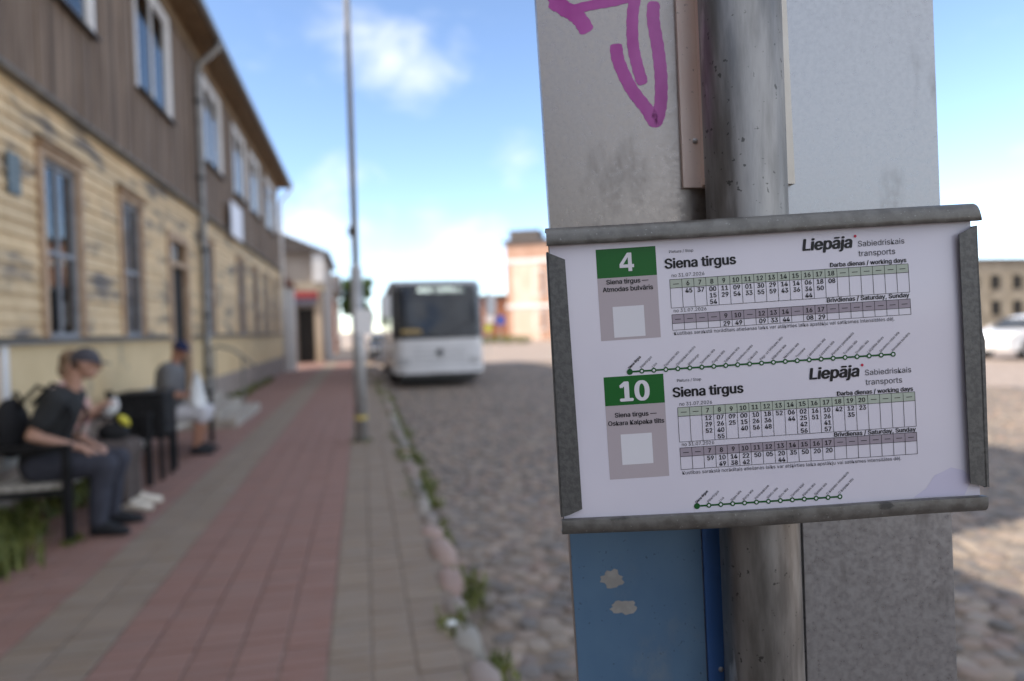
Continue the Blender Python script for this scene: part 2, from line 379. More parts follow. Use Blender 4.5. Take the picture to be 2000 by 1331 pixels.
M_pipe = mat('galvanised_pipe', (.20, .195, .185), (.38, .37, .355), 26, .36, .75, coord='pos', stretch=(2.2, 2.2, .35), detail=5, lo=.35, hi=.68, rough2=.55, spots=(160, .655, (.07, .07, .065), .8), wear=(.52, .51, .49), wear_scale=20, wear_lo=.60, wear_hi=.66, wear_stretch=(1.5, 1.5, .3), bump=.03)
M_rail = mat('frame_metal', (.135, .13, .12), (.205, .20, .188), 90, .42, .6, coord='pos', detail=4, rough2=.58, wear=(.07, .07, .068), wear_scale=34, wear_lo=.60, wear_hi=.70, wear_stretch=(1, 1, 1.6), spots=(500, .67, (.45, .45, .45), .4), bump=.03)
M_clip = mat('clip_metal', (.10, .10, .098), (.135, .135, .13), 300, .5, .5, coord='pos', detail=2, bump=.04)
M_blue = mat('blue_paint', (.085, .17, .285), (.12, .22, .335), 9, .45, .15, coord='pos', stretch=(1, 1, .6), wear=(.19, .24, .28), wear_scale=16, wear_lo=.50, wear_hi=.74, wear_stretch=(1, 1, .7), spots=(260, .68, (.02, .03, .05), .6))
M_blue2 = mat('blue_paint_deep', (.045, .135, .37), (.055, .155, .41), 14, .35, .1, coord='pos')
M_pink = mat('weathered_channel', (.78, .60, .51), (.82, .66, .57), 40, .4, .1, coord='pos', spots=(300, .67, (.30, .22, .18), .7), stretch=(1, 1, .4))
M_cream = mat('cream_channel', (.62, .57, .49), (.68, .64, .57), 40, .4, .3, coord='pos', stretch=(1, 1, .4))
M_graf = mat('magenta_marker', (.40, .025, .29), (.62, .14, .50), 14, .4, coord='pos', stretch=(1, 1, .6), lo=.3, hi=.7, spots=(700, .66, (.30, .12, .24), .5))
M_chip = mat('chipped_patch', (.34, .33, .31), (.42, .41, .39), 60, .5, .3, coord='pos')

post = thing('bus_stop_post', 'galvanised bus stop post with wide sheet panels and magenta graffiti in the foreground', 'sign post')
pt0, pt1 = at_depth(1443, 0, .503), at_depth(1494, 1331, .528); pd = (pt1 - pt0) / (pt1.z - pt0.z)     # per metre of height
pb = pt0 + pd * (0 - pt0.z); post.location = (pb.x, pb.y, 0)
ptop = pt0 + pd * (2.75 - pt0.z)
PR = .0292
MB().tube([pb - Vector((0, 0, .02)), ptop], PR, 48).build('pipe', M_pipe, post, True)
MB().lathe((pb.x, pb.y, 0), [(.10, -.02), (.10, .012), (.05, .016), (.042, .05), (.031, .055)], 24).build('base_plate', M_galv, post)
def sh_pt(x, y, lift=0.): return on_plane(x, y, SH[0], sn) - sn * lift
def sh_line(edge, z):                                        # point on the left/right sheet edge at height z
    a_, b_ = (SH[0], SH[2]) if edge == 0 else (SH[1], SH[3]); return a_ + (b_ - a_) * ((z - a_.z) / (b_.z - a_.z))
midz = (sh_pt(1480, 760)).z
lc = [sh_line(0, 2.7), sh_line(1, 2.7), sh_line(1, .25), sh_line(0, .25)]
def plate(name, pts, m, thick=.0012, lift=0., bevel=0.):
    p = [Vector(q) - sn * (lift) for q in pts]; return MB().prism(p, sn * thick).build(name, m, post, bevel=bevel)
mt, mb_ = lc[0].lerp(lc[1], .5), lc[3].lerp(lc[2], .5)
plate('back_sheet', [lc[0], mt - sx_ * .0005, mb_ - sx_ * .0005, lc[3]], M_sheet, .0015); plate('back_sheet', [mt + sx_ * .0005, lc[1], lc[2], mb_ + sx_ * .0005], M_sheet2, .0015)  # sheet halved at the pipe so each side carries its painted reflection tint
# folded rims on both edges of the sheet
for e, sg in ((0, 1), (1, -1)):
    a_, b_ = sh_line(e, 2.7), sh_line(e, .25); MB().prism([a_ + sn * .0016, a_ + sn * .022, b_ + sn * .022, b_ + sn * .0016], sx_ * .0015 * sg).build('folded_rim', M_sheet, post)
# channel beside the pipe, above the timetable
def strip(name, ends, m, lift, thick):
    (x0, x1), (x2, x3, yb) = ends
    k = lambda x, y: sh_pt(x, y)
    A, B, C_, E_ = k(x0, 0), k(x1, 0), k(x3, yb), k(x2, yb); up = (A - E_) / (A - E_).length
    A = A + up * .6; B = B + up * .6
    return plate(name, [A, B, C_, E_], m, thick, lift)
strip('channel_flange', ((1317, 1364), (1332, 1378, 369)), M_pink, .005, .005)
strip('channel_web', ((1352, 1372), (1368, 1388, 366)), M_pink, .013, .0079)
strip('channel_flange', ((1505, 1536), (1524, 1547, 362)), M_cream, .006, .006)
def rivet(x, y, lift):
    c = sh_pt(x, y, lift); b = MB().ball((0, 0, 0), (.0022, .0022, .0016), 12, 6); me = b.mesh('rivet', M_galv, True)
    o = child('rivet', me, post); o.location = c - post.location; o.rotation_euler = (-sn).to_track_quat('Z', 'Y').to_euler()
rivet(1354, 279, .0055); rivet(1405, 1302, .0045)
# lower panels: blue sheet with a raised lip on the left, pale seam on the right
Lb = lambda y: (1047 + .0624 * y)
def lowplate(name, xt, xb, m, lift, thick, yt=960):
    # xt: x at the top pixel row yt (behind the timetable), xb: x at the picture's lower edge
    A, B = sh_pt(xt[0], yt), sh_pt(xt[1], yt); C_, E_ = sh_pt(xb[1], 1331), sh_pt(xb[0], 1331)
    dl, dr = (E_ - A), (C_ - B); k = .75 / dl.length
    E_ = A + dl * k; C_ = B + dr * k
    return plate(name, [A, B, C_, E_], m, thick, lift)
lowplate('blue_panel', (1107.3, 1364), (1130.4, 1380), M_blue, .0016, .0014)
lowplate('blue_lip', (1366, 1402), (1382, 1412), M_blue2, .0045, .0044)
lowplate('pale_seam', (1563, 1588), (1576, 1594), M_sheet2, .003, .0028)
def ragged(name, cx, cy, rx, ry, m, lift, seed):
    r_ = random.Random(seed); pts = []
    for j in range(22):
        t = 2 * PI * j / 22; k = r_.uniform(.72, 1.1); pts.append(sh_pt(cx + rx * math.cos(t) * k, cy + ry * math.sin(t) * k, lift))
    MB().prism(pts, sn * .0001).build(name, m, post)
ragged('paint_chip', 1195, 1130, 24, 19, M_chip, .0018, 1); ragged('paint_chip', 1217, 1184, 27, 15, M_chip, .0018, 5); ragged('paint_chip', 1229, 1122, 9, 7, M_blue, .0018, 9)
# magenta marker strokes on the left of the sheet
def stroke(pts, w, lift):
    P = []
    for i in range(len(pts) - 1):                          # Catmull-Rom
        p0, p1, p2, p3 = (np.array(pts[max(0, min(len(pts) - 1, k))], float) for k in (i - 1, i, i + 1, i + 2))
        for t in np.linspace(0, 1, 10, endpoint=(i == len(pts) - 2)):
            P.append(.5 * ((2 * p1) + (-p0 + p2) * t + (2 * p0 - 5 * p1 + 4 * p2 - p3) * t * t + (-p0 + 3 * p1 - 3 * p2 + p3) * t ** 3))
    Lf, Rt = [], []
    for i, p in enumerate(P):
        d = P[min(i + 1, len(P) - 1)] - P[max(i - 1, 0)]; d = d / (np.linalg.norm(d) + 1e-9); nrm = np.array((-d[1], d[0])); e = min(i, len(P) - 1 - i)
        ww = w / 2 * (math.sqrt(max(0, 1 - (1 - min(e / 3.5, 1)) ** 2)) * .55 + .45) * (1 + .05 * math.sin(i * 1.7))
        Lf.append(p + nrm * ww); Rt.append(p - nrm * ww)
    b = MB(); n_ = len(P)
    b.add([sh_pt(*q, lift) for q in Lf] + [sh_pt(*q, lift) for q in Rt], [(i, i + 1, n_ + i + 1, n_ + i) for i in range(n_ - 1)])
    b.build('graffiti_stroke', M_graf, post)
stroke([(1203, 86), (1208, 120), (1232, 172), (1262, 212), (1280, 238), (1290, 205), (1291, 150), (1285, 95), (1276, 40), (1277, 3)], 25, .0002)
stroke([(1262, -40), (1245, -15), (1236, 25), (1236, 85), (1245, 130), (1256, 166)], 23, .00025)
stroke([(1075, 2), (1105, 18), (1132, 38), (1148, 64)], 30, .0002); stroke([(1072, 4), (1100, -14), (1150, -26), (1160, -40)], 24, .00025)
stroke([(1092, 26), (1150, 12), (1205, 2), (1250, -12)], 19, .0003)

# --- timetable holder
def fr(k, d): return at_depth(*k, d)
q0, q1, q2, q3 = fr((1065, 445.5), .468), fr((1897, 398.5), .468), fr((1918, 997), .4745), fr((1097, 1044), .4745)
ex = ((q1 - q0) + (q2 - q3)).normalized(); dn0 = ((q3 - q0) + (q2 - q1)); fn = ex.cross(dn0).normalized(); dn = fn.cross(ex)
POSE = Matrix(((ex.x, -dn.x, -fn.x, q0.x), (ex.y, -dn.y, -fn.y, q0.y), (ex.z, -dn.z, -fn.z, q0.z), (0, 0, 0, 1)))
holder = thing('timetable_holder', 'bent grey metal timetable holder clamped to the bus stop post', 'sign holder'); holder.matrix_world = POSE
mm_ = .001
def hl(u, v, z): return Vector((u * mm_, -v * mm_, z * mm_))
def hbuild(b, name, m, parent=holder, smooth=False, bevel=0.): return b.build(name, m, parent, smooth, bevel, off=None)
hbuild(MB().box(hl(1.5, 206, -4), hl(291.5, 6, -2.6)), 'back_plate', M_rail)
hbuild(MB().box(hl(128, 70, -19), hl(176, 44, -4.05)), 'clamp_block', M_galv, bevel=.001); hbuild(MB().box(hl(128, 168, -19), hl(176, 142, -4.05)), 'clamp_block', M_galv, bevel=.001)
def rail(name, v0, prof, bow, u0=0, u1=292.4, slant=0.):
    b = MB(); n_ = len(prof); S = 24
    for i in range(S + 1):
        t = i / S
        for v, z in prof:
            uu = u0 + (u1 - u0) * t
            if i == S: uu += slant * (v / 12.)
            b.v.append(tuple(hl(uu, v0 + v + bow(t, v), z)))
    for i in range(S):
        for j in range(n_): b.f.append((i * n_ + j, i * n_ + (j + 1) % n_, (i + 1) * n_ + (j + 1) % n_, (i + 1) * n_ + j))
    b.f.append(tuple(range(n_))); b.f.append(tuple(S * n_ + j for j in range(n_))[::-1])
    o = hbuild(b, name, M_rail, smooth=False)
    for p in o.data.polygons: p.use_smooth = len(p.vertices) == 4
    o.data.set_sharp_from_angle(angle=math.radians(50)); return o
rail('top_rail', 0, [(1.2, -8), (.2, -5), (0, -1.5), (.5, 2), (1.8, 4.6), (3.6, 6.0), (6, 6.6), (9.5, 6.8), (12.2, 6.6), (12.6, 6.1), (12.4, 1.2), (11.6, 1.0), (11.4, 4.8), (4, 4.4), (2, -2), (2.6, -8)], lambda t, v: .35 * math.sin(t * 5 + .5), slant=2.6)
rail('bottom_rail', 200.9, [(.2, 1.1), (-.1, 5.8), (.3, 6.6), (3, 6.9), (6, 6.7), (8.4, 5.8), (10.2, 4.0), (11.1, 1.5), (11.4, -2), (11.2, -7), (9.6, -7), (9.6, -2), (8, 3), (1.4, 4.6), (1.2, 1.0)], lambda t, v: (1.9 * math.sin(PI * min(1, t * 1.15)) ** 1.3) * (.55 + .45 * v / 11))
def flap(name, pts, edge, zf=3.2):
    b = MB(); b.prism([hl(u, v, zf) for u, v in pts], Vector((0, 0, -.0011)))
    b.prism([hl(u, v, zf - .0) for u, v in edge] + [hl(u, v, -5) for u, v in edge[::-1]], Vector(((.0011 if edge[0][0] < 100 else -.0011), 0, 0)))
    hbuild(b, name, M_clip)
flap('side_clip', [(-.2, 16.8), (2.6, 18.3), (12.0, 22.6), (13.0, 80), (14.2, 150), (14.6, 194.6), (5.5, 198.2), (.2, 199.4)], [(-.25, 16.9), (-.25, 199.4)], 3.4)
flap('side_clip', [(280.2, 20.9), (287, 17.6), (291.6, 15.6), (293.0, 60), (293.6, 88), (295.1, 94), (294.8, 140), (294.6, 195.0), (281.8, 191.8), (281.0, 100)], [(292.6, 15.6), (293.0, 195)], 5.0)

# --- printed sheet (laminated paper) with everything printed on it
sheet = thing('timetable_sheet', 'white laminated bus timetable for lines 4 and 10 in the metal holder', 'timetable'); sheet.matrix_world = POSE
TH = math.radians(.58)
def bulge(u, v): return .55 + .7 * math.sin(u / 292 * PI) * math.sin(v / 212 * PI) + .28 * math.sin(u * .045 + v * .03) + .10 * math.sin(v * .075 - u * .02 + 1)
def pq(p, q, z): u = p * math.cos(TH) + q * math.sin(TH); v = -p * math.sin(TH) + q * math.cos(TH); return hl(u, v, z + bulge(u, v))
M_paper = mat('laminated_paper', (.70, .67, .755), (.74, .71, .79), 5, .34, coat=.42, spec=.35, coord='obj', bump=.05)
def ink(n, c): return mat(n, c, rough=.45, coat=.06, spec=.25, coord='obj')
I_blk = ink('ink_black', (.012, .012, .014)); I_green = ink('ink_green', (.012, .13, .022)); I_wht = ink('ink_white', (.74, .73, .77)); I_mauve = ink('ink_mauve', (.475, .415, .44))
I_sage = ink('ink_sage', (.45, .50, .42)); I_plum = ink('ink_plum', (.36, .31, .36)); I_red = ink('ink_red', (.55, .03, .07)); I_grn2 = ink('ink_line_green', (.01, .095, .02)); I_shade = ink('ink_grey', (.05, .05, .06))
M_paper.node_tree.nodes['Principled BSDF'].inputs['Coat Roughness'].default_value = .12
b = MB(); b.grid(lambda s, t: hl(1.9 + 289 * s, 10 + 192.5 * t, bulge(1.9 + 289 * s, 10 + 192.5 * t)), 48, 36)
paper = hbuild(b, 'paper', M_paper, sheet, True)
def pbuild(b, name, m): return b.build(name, m, sheet, off=None)
def fill(b, p0, q0_, p1, q1_, z=.10):
    nx = max(1, int((p1 - p0) / 5)); ny = max(1, int((q1_ - q0_) / 5)); return b.grid(lambda s, t: pq(p0 + (p1 - p0) * s, q0_ + (q1_ - q0_) * t, z), nx, ny)
M_stain = mat('water_stain', (.60, .575, .72), (.63, .60, .75), 5, .34, coat=.30, spec=.35, coord='obj')
_r = random.Random(3); _pts = [(243, 203), (252, 197), (258, 189), (264, 186), (270, 184), (277, 186), (282, 190), (282, 196), (278, 203)]
pbuild(MB().add([pq(a + _r.uniform(-.7, .7), b + _r.uniform(-.7, .7), .12) for a, b in _pts], [tuple(range(len(_pts)))]), 'water_stain', M_stain)
JOBS = []
def text(group, s, x, q, width=None, cap=None, align='l', bold=0., rot=0., shear=0.):
    JOBS.append((group, s, x, q, width, cap, align, bold, rot, shear))
def strokes(b, pts, w, z=.2):
    for (x0, y0), (x1, y1) in zip(pts, pts[1:]):
        L_ = math.hypot(x1 - x0, y1 - y0); nx, ny = -(y1 - y0) / L_ * w / 2, (x1 - x0) / L_ * w / 2; k = max(1, int(L_ / 6))
        b.grid(lambda s, t: pq(x0 + (x1 - x0) * s + nx * (2 * t - 1), y0 + (y1 - y0) * s + ny * (2 * t - 1), z), k, 1)
def disc(b, p, q, r, z=.3, n=18): b.add([pq(p + r * math.cos(2 * PI * j / n), q + r * math.sin(2 * PI * j / n), z) for j in range(n)], [tuple(range(n))])
def ring(b, p, q, r0, r1, z=.3, n=18):
    b.add([pq(p + r * math.cos(2 * PI * j / n), q + r * math.sin(2 * PI * j / n), z) for r in (r0, r1) for j in range(n)], [(j, (j + 1) % n, n + (j + 1) % n, n + j) for j in range(n)])
DASH = '\u2014'
def panel(num, q0_, qg, q1_, names, qn, qr, numbase, numcap, numw):
    pbuild(fill(MB(), 33.3, q0_, 74.4, qg), 'route_badge', I_green); pbuild(fill(MB(), 33.3, qg + .02, 74.4, q1_), 'badge_panel', I_mauve)
    pbuild(fill(MB(), 42.5, qr, 64, qr + 21.2, .16), 'blank_square', I_wht)
    if num != '4': text('route_number', num, 54.0, numbase, numw, None, 'c', .035)
    else:
        b4 = MB(); x4 = 49.05
        for zi, pl_ in enumerate(([(0, 2.5), (9.9, 2.5), (9.9, 4.7), (0, 4.7)], [(5.9, 0), (8.5, 0), (8.5, 12.6), (5.9, 12.6)], [(0, 4.7), (2.5, 4.7), (5.9, 9.6), (5.9, 12.6), (5.5, 12.6), (0, 5.0)])):
            b4.add([pq(x4 + a, numbase - b, .3 + .006 * zi) for a, b in pl_], [tuple(range(len(pl_)))])
        pbuild(b4, 'route_number', I_wht)
    for s, b_, w_ in zip(names, qn, ((28.8, 34.4) if num == '4' else (28.6, 38.4))): text('badge_text', s, 53.8, b_, w_, None, 'c', .022)
panel('4', 17.4, 37.2, 80.1, ('Siena tirgus ' + DASH, 'Atmodas bulv\u0101ris'), (41.6, 46.7), 57.2, 33.4, 12.6, 9.9)
panel('10', 105.2, 125.2, 176.2, ('Siena tirgus ' + DASH, 'Oskara Kalpaka tilts'), (133.4, 138.9), 145.4, 122.3, 13, 18.8)
def table(hours, times, q0_, qh, q1_, band, name):
    pl, pr = 82.8, 246.8; cw = (pr - pl) / 20; w = MB()
    pbuild(fill(MB(), pl, q0_, pr, qh, .1), 'header_band', band)
    for k in range(21): strokes(w, [(pl + k * cw, q0_), (pl + k * cw, q1_)], .30)
    for q in (q0_, qh, q1_): strokes(w, [(pl, q), (pr, q)], .30, .22)
    for k, h in enumerate(hours):
        cx = pl + (k + .5) * cw
        if h is None: strokes(w, [(cx - 2.0, (q0_ + qh) / 2 + .3), (cx + 2.0, (q0_ + qh) / 2 + .3)], .42, .24); continue
        text('hour_figures', str(h), cx, (q0_ + qh) / 2 + 1.55, None, 3.05, 'c', .017)
        for j, t in enumerate(times.get(h, [])): text('minute_figures', t, cx + .35, qh + 3.75 + j * 4.42, None, 3.05, 'c', .021)
    pbuild(w, 'table_rules', I_blk)
def T_(s): return {int(a.split(':')[0]): a.split(':')[1].split(',') for a in s.split()}
N_ = [None]
table(N_ + list(range(6, 19)) + N_ * 6, T_('6:45 7:37 8:00,15,54 9:11,29 10:09,54 11:01,33 12:30,55 13:29,59 14:14,43 15:14,36 16:06,34,44 17:18,50 18:08'), 41.1, 47.0, 60.6, I_sage, 'a')
table(N_ * 4 + [9, 10, None, 12, 13, 14, None, 16, 17] + N_ * 7, T_('9:29 10:49 12:09 13:33 14:44 16:08 17:29'), 65.2, 71.3, 75.9, I_plum, 'b')
table(N_ * 2 + list(range(7, 21)) + N_ * 4, T_('7:12,29,52 8:07,26,40,55 9:09,25 10:00,15,40 11:10,26,56 12:18,36,48 13:52 14:06,44 15:02,25,42,56 16:16,51 17:10,26,41,57 18:42 19:12,35 20:23'), 129.3, 135.5, 153.3, I_sage, 'c')
table(N_ * 2 + list(range(7, 18)) + N_ * 7, T_('7:59 8:10,49 9:14,38 10:22,42 11:50 12:05 13:20,44 14:35 15:50 16:20 17:20'), 157.4, 163.5, 172.5, I_plum, 'd')
NOTE = 'Kust\u012bbas sarakst\u0101 nor\u0101d\u012btais atie\u0161anas laiks var at\u0161\u0137irties laika apst\u0101k\u013cu vai satiksmes intensit\u0101tes d\u0113\u013c.'
for dq, note in ((0, 79.3), (88.6, 176.0)):
    text('stop_caption', 'Pietura / Stop', 83.5, 23.0 + dq, 16.6); text('stop_name', 'Siena tirgus', 80.3, 33.3 + dq, 48.2, None, 'l', .03)
    text('validity_text', 'no 31.07.2026', 84.3, 39.5 + dq, 22.4); text('validity_text', 'no 31.07.2026', 84.3, 63.7 if dq == 0 else 156.2, 22.4)
    text('day_type_text', 'Darba dienas / working days', 245.6, 39.9 + dq, 52.4, None, 'r', .022); text('day_type_text', 'Br\u012bvdienas / Saturday, Sunday', 246.2, 63.9 if dq == 0 else 156.7, 56.5, None, 'r', .022)
    text('operator_logo', 'Liep\u0101ja', 175.2, 27.4 + dq, 33.2, None, 'l', .035, 0, .14); text('operator_name', 'Sabiedriskais', 213.2, 27.1 + dq, 31.8); text('operator_name', 'transports', 213.2, 33.8 + dq, 25.2)
    b = MB(); disc(b, 211.5, 19.9 + dq, 1.0); pbuild(b, 'logo_dot', I_red)
    text('notice_line', NOTE, 83.6, note, 151.6)
def route(names, p0, p1, q):
    w = MB(); strokes(w, [(p0, q), (p1, q)], 1.25, .2); wt = MB(); k = len(names) - 1
    for i, s in enumerate(names):
        p = p0 + (p1 - p0) * i / k
        if i == 0: disc(w, p, q, 2.1)
        else: ring(w, p, q, .85, 1.75); disc(wt, p, q, .86, .28)
        text('stop_list_bold' if i == 0 else 'stop_list', s, p - .1, q - 1.75, None, 1.72, 'l', .03 if i == 0 else .004, 43)
    pbuild(w, 'route_line', I_grn2); pbuild(wt, 'route_stops', I_wht)
route('Siena tirgus|P\u0113tertirgus|L\u012bva|Esperanto iela|Olimpiskais centrs|Metalurgs|Zemnieku iela|\u010cuguna iela|Satiksmes iela|Autobusu parks|Cukuri\u0146\u0161|Pagr. uz Gr\u012bzupes ielu|N\u0101kotnes iela|Me\u017emalas iela|Tosmare|Laboratorijas iela|Lazaretes iela|Piemares pamatskola|Turaidas iela|Inval\u012bdu iela|L\u0101\u010dpl\u0113\u0161a d\u0101rzs|Studentu rotas iela|Atmodas bulv\u0101ris'.split('|'), 51.6, 233.1, 102.5)
route('Siena tirgus|P\u0113tertirgus|L\u012bva|R\u012bgas iela|Rai\u0146a iela|P\u0101rbrauktuve|Slie\u017eu iela|Buru iela|Zieme\u013cu kapi|Piltenes iela|\u0160\u0137\u0113des iela|O Kalpaka vidusskola|O Kalpaka tilts'.split('|'), 92.4, 191.5, 198.7)
# glyphs -> meshes laid on the paper
tmp = []
try: FONT = D.fonts.load(bpy.utils.system_resource('DATAFILES', path='fonts') + '/Inter.woff2')      # the sans face that ships inside Blender
except Exception: FONT = None
for jb in [('ref', 'H', 0, 0, None, None, 'l', 0, 0, 0)] + JOBS:
    cu = D.curves.new('t', 'FONT'); cu.body = jb[1]; cu.font = FONT or cu.font; cu.size = 1; cu.resolution_u = 3; ob = D.objects.new('t', cu); COL.objects.link(ob); tmp.append((jb, ob))
bpy.context.view_layer.update(); dg = bpy.context.evaluated_depsgraph_get()
for jb, ob in tmp:
    me = ob.evaluated_get(dg).to_mesh(); n_ = len(me.vertices); co = np.zeros(n_ * 3); me.vertices.foreach_get('co', co); co = co.reshape(-1, 3)[:, :2]; fs = [tuple(p.vertices) for p in me.polygons]
    grp, s, x, q, width, cap, al, bold, rot, sh = jb
    if grp == 'ref': CAPH = co[:, 1].max(); ob.evaluated_get(dg).to_mesh_clear(); continue
    lo_, hi_ = co[:, 0].min(), co[:, 0].max()
    co = co.copy(); co[:, 0] += co[:, 1] * sh
    sc_x = width / (hi_ - lo_) if width else cap / CAPH; sc_y = sc_x
    if grp == 'route_number': sc_y = (12.6 if s == '4' else 13.) / CAPH
    if grp in ('hour_figures', 'minute_figures'): sc_x *= .93
    if grp == 'stop_list' or grp == 'stop_list_bold': sc_x *= .90
    px_ = (co[:, 0] - lo_) * sc_x; py_ = co[:, 1] * sc_y; wd = (hi_ - lo_) * sc_x
    px_ -= {'l': 0, 'c': wd / 2, 'r': wd}[al]
    t = math.radians(rot); a_ = px_ * math.cos(t) - py_ * math.sin(t); b_ = px_ * math.sin(t) + py_ * math.cos(t)
    ob.evaluated_get(dg).to_mesh_clear()
    mb = MB(); d_ = bold * sc_y * 1.05
    for zi, (ox, oy) in enumerate(((0, 0), (1, 0), (-1, 0), (.5, .5), (-.5, .5), (.5, -.5), (-.5, -.5)) if bold > .01 else ((0, 0), )):
        mb.add([pq(x + A + ox * d_, q - B + oy * d_ * .8, .3 + zi * .004) for A, B in zip(a_, b_)], fs)
    pbuild(mb, grp, I_wht if grp == 'route_number' else (I_shade if grp in ('operator_name', 'stop_caption', 'stop_list', 'notice_line') else I_blk))
for jb, ob in tmp:
    cu = ob.data; D.objects.remove(ob); D.curves.remove(cu)

# ------------------------------------------------------------------ wooden house along the pavement
house = thing('wooden_house', 'long two-storey wooden house with yellow boards below and brown boards above', 'house', (HX, 15, 0))
HY0, HY1 = 2.85, 28.3
ZB, ZL, ZM, ZE = .62, 1.5, 4.0, 7.25
MB().box((HX - 8, HY0, -.02), (HX - .14, HY1, ZE + .02)).build('core_wall', M_dark, house)
for ya, yb in ((HY0, 12.26), (13.59, HY1)):
    MB().box((HX - .14, ya, -.03), (HX + .035, yb, ZB)).build('stone_base', M_stone, house); MB().box((HX - .14, ya, ZB + .001), (HX, yb, ZL - .03)).build('rendered_band', M_plinth, house)
    MB().prism([(HX - .1, ya, ZL - .028), (HX + .075, ya, ZL - .028), (HX + .075, ya, ZL - .008), (HX - .1, ya, ZL + .03)], (0, yb - ya, 0)).build('sill_ledge', M_ledge, house)
MB().box((HX - .14, 12.261, -.03), (HX + .03, 13.589, .44)).build('threshold', M_conc, house)
MB().prism([(HX - .1, HY0, ZM - .06), (HX + .10, HY0, ZM - .06), (HX + .12, HY0, ZM - .02), (HX - .1, HY0, ZM + .05)], (0, HY1 - HY0, 0)).build('middle_ledge', M_ledge, house)
# openings: (y0, y1, z0, z1)
GW = [(3.4, 4.2, 1.53, 3.38), (5.45, 6.3, 1.53, 3.38), (7.74, 8.62, 1.53, 3.38), (10.05, 10.86, 1.53, 3.38), (14.75, 15.75, 1.53, 3.40), (18.75, 19.75, 1.53, 3.42), (21.3, 22.2, 1.53, 3.42), (23.6, 24.5, 1.53, 3.42), (25.9, 26.8, 1.53, 3.42)]
DOOR = (12.35, 13.5, .45, 3.2)
UW = [(3.9, 5.1, 5.2, 6.85), (7.75, 9.25, 5.2, 6.85), (11.0, 12.75, 5.2, 6.9), (15.4, 17.1, 5.2, 6.9), (18.8, 20.5, 5.2, 6.9), (21.5, 23.3, 5.2, 6.9), (24.9, 26.9, 5.2, 6.9)]
low_wall = MB().box((HX - .139, HY0, ZL + .032), (HX - .09, HY1, ZM - .062)).build('lower_wall', M_dark, house)
up_wall = MB().box((HX - .139, HY0, ZM + .052), (HX - .09, HY1, ZE)).build('upper_wall', M_dark, house)
def spans(a, b, cuts):
    out = []; p = a
    for c0, c1 in sorted(cuts):
        if c1 <= p or c0 >= b: continue
        if c0 > p: out.append((p, c0))
        p = max(p, c1)
    if p < b: out.append((p, b))
    return out
bh = .1365; z = ZL + .04; CW = .10; r_ = random.Random(3)
while z < ZM - .07:
    zt = min(z + bh, ZM - .063)
    cuts = [(a - CW, b + CW) for a, b, c, d in GW + [DOOR] if z < d + CW and zt > c - .05]
    for a, b in spans(HY0, HY1, cuts):
        n_ = max(1, round((b - a) / 4.2))
        for k in range(n_):
            y0, y1 = a + (b - a) * k / n_ + .004, a + (b - a) * (k + 1) / n_ - .004
            if y1 - y0 < .05: continue
            t = r_.uniform(-.004, .004); MB().prism([(HX - .095, y0, z), (HX + .004 + t, y0, z), (HX + .0 + t, y0, z + .012), (HX - .022 + t, y0, zt + .012), (HX - .095, y0, zt + .012)], (0, y1 - y0, 0)).build('board', M_board, low_wall)
    z += bh
y = HY0
while y < HY1:
    wd = r_.uniform(.095, .122); y1 = min(y + wd, HY1); cut = [(c - .03, d + .05) for a, b, c, d in UW if y < b and y1 > a]
    for c, d in spans(ZM + .053, ZE - .02, cut):
        t = r_.uniform(0, .016); MB().box((HX - .095, y + .004, c), (HX - .012 + t, y1 - .004, d)).build('board', M_brown, up_wall)
    y = y1
for a, b, c, d in GW + [DOOR]:                              # narrow vertical trims beside the openings, running up to the ledge
    pass
def window(a, b, c, d, frame, glass, casing=None, curtain=0., mull=1, trans=None, sill=None, dep=.06):
    w = thing.__globals__['D'].objects.new('window', None); COL.objects.link(w); w.parent = house; w.location = Vector((HX, (a + b) / 2, c)) - house.location
    f = MB(); fw = .05; x0, x1 = HX - dep - .03, HX - dep + .03
    f.box((x0, a, c), (x1, a + fw, d)); f.box((x0, b - fw, c), (x1, b, d)); f.box((x0, a + fw, c), (x1, b - fw, c + fw)); f.box((x0, a + fw, d - fw), (x1, b - fw, d)); f.build('frame', frame, w)
    ys = [a + fw + (b - a - 2 * fw) * k / (mull + 1) for k in range(mull + 2)]; zs = [c + fw] + ([c + (d - c) * trans] if trans else []) + [d - fw]
    for yy in ys[1:-1]: MB().box((x0 + .006, yy - .022, c + fw), (x1 - .006, yy + .022, d - fw)).build('mullion', frame, w)
    if trans: zz = zs[1]; MB().box((x0 + .004, a + fw, zz - .025), (x1 - .004, b - fw, zz + .025)).build('transom', frame, w)
    for i in range(len(ys) - 1):
        for j in range(len(zs) - 1): MB().box((HX - dep - .008, ys[i] + .023, zs[j] + .026), (HX - dep + .002, ys[i + 1] - .023, zs[j + 1] - .026)).build('pane', glass, w)
    if curtain: MB().grid(lambda u, v: (HX - dep - .02 + .006 * math.sin(u * 60), a + fw + (b - a - 2 * fw) * u, d - fw - (d - c) * curtain * v), 40, 2).build('curtain', M_curt, w)
    if casing:
        k = MB(); e = .095; k.box((HX - .03, a - e, c - .0), (HX + .03, a - .001, d + .09)); k.box((HX - .03, b + .001, c), (HX + .03, b + e, d + .09)); k.box((HX - .03, a - .001, d + .001), (HX + .028, b + .001, d + .09)); k.build('casing', casing, w)
        MB().prism([(HX - .03, a - e - .04, d + .091), (HX + .09, a - e - .04, d + .091), (HX + .09, a - e - .04, d + .115), (HX - .03, a - e - .04, d + .15)], (0, b - a + 2 * e + .08, 0)).build('drip_cap', casing, w)
    if sill: MB().prism([(HX - .03, a - .06, c - .045), (HX + .10, a - .06, c - .055), (HX + .10, a - .06, c - .035), (HX - .03, a - .06, c - .005)], (0, b - a + .12, 0)).build('sill', sill, w)
    return w
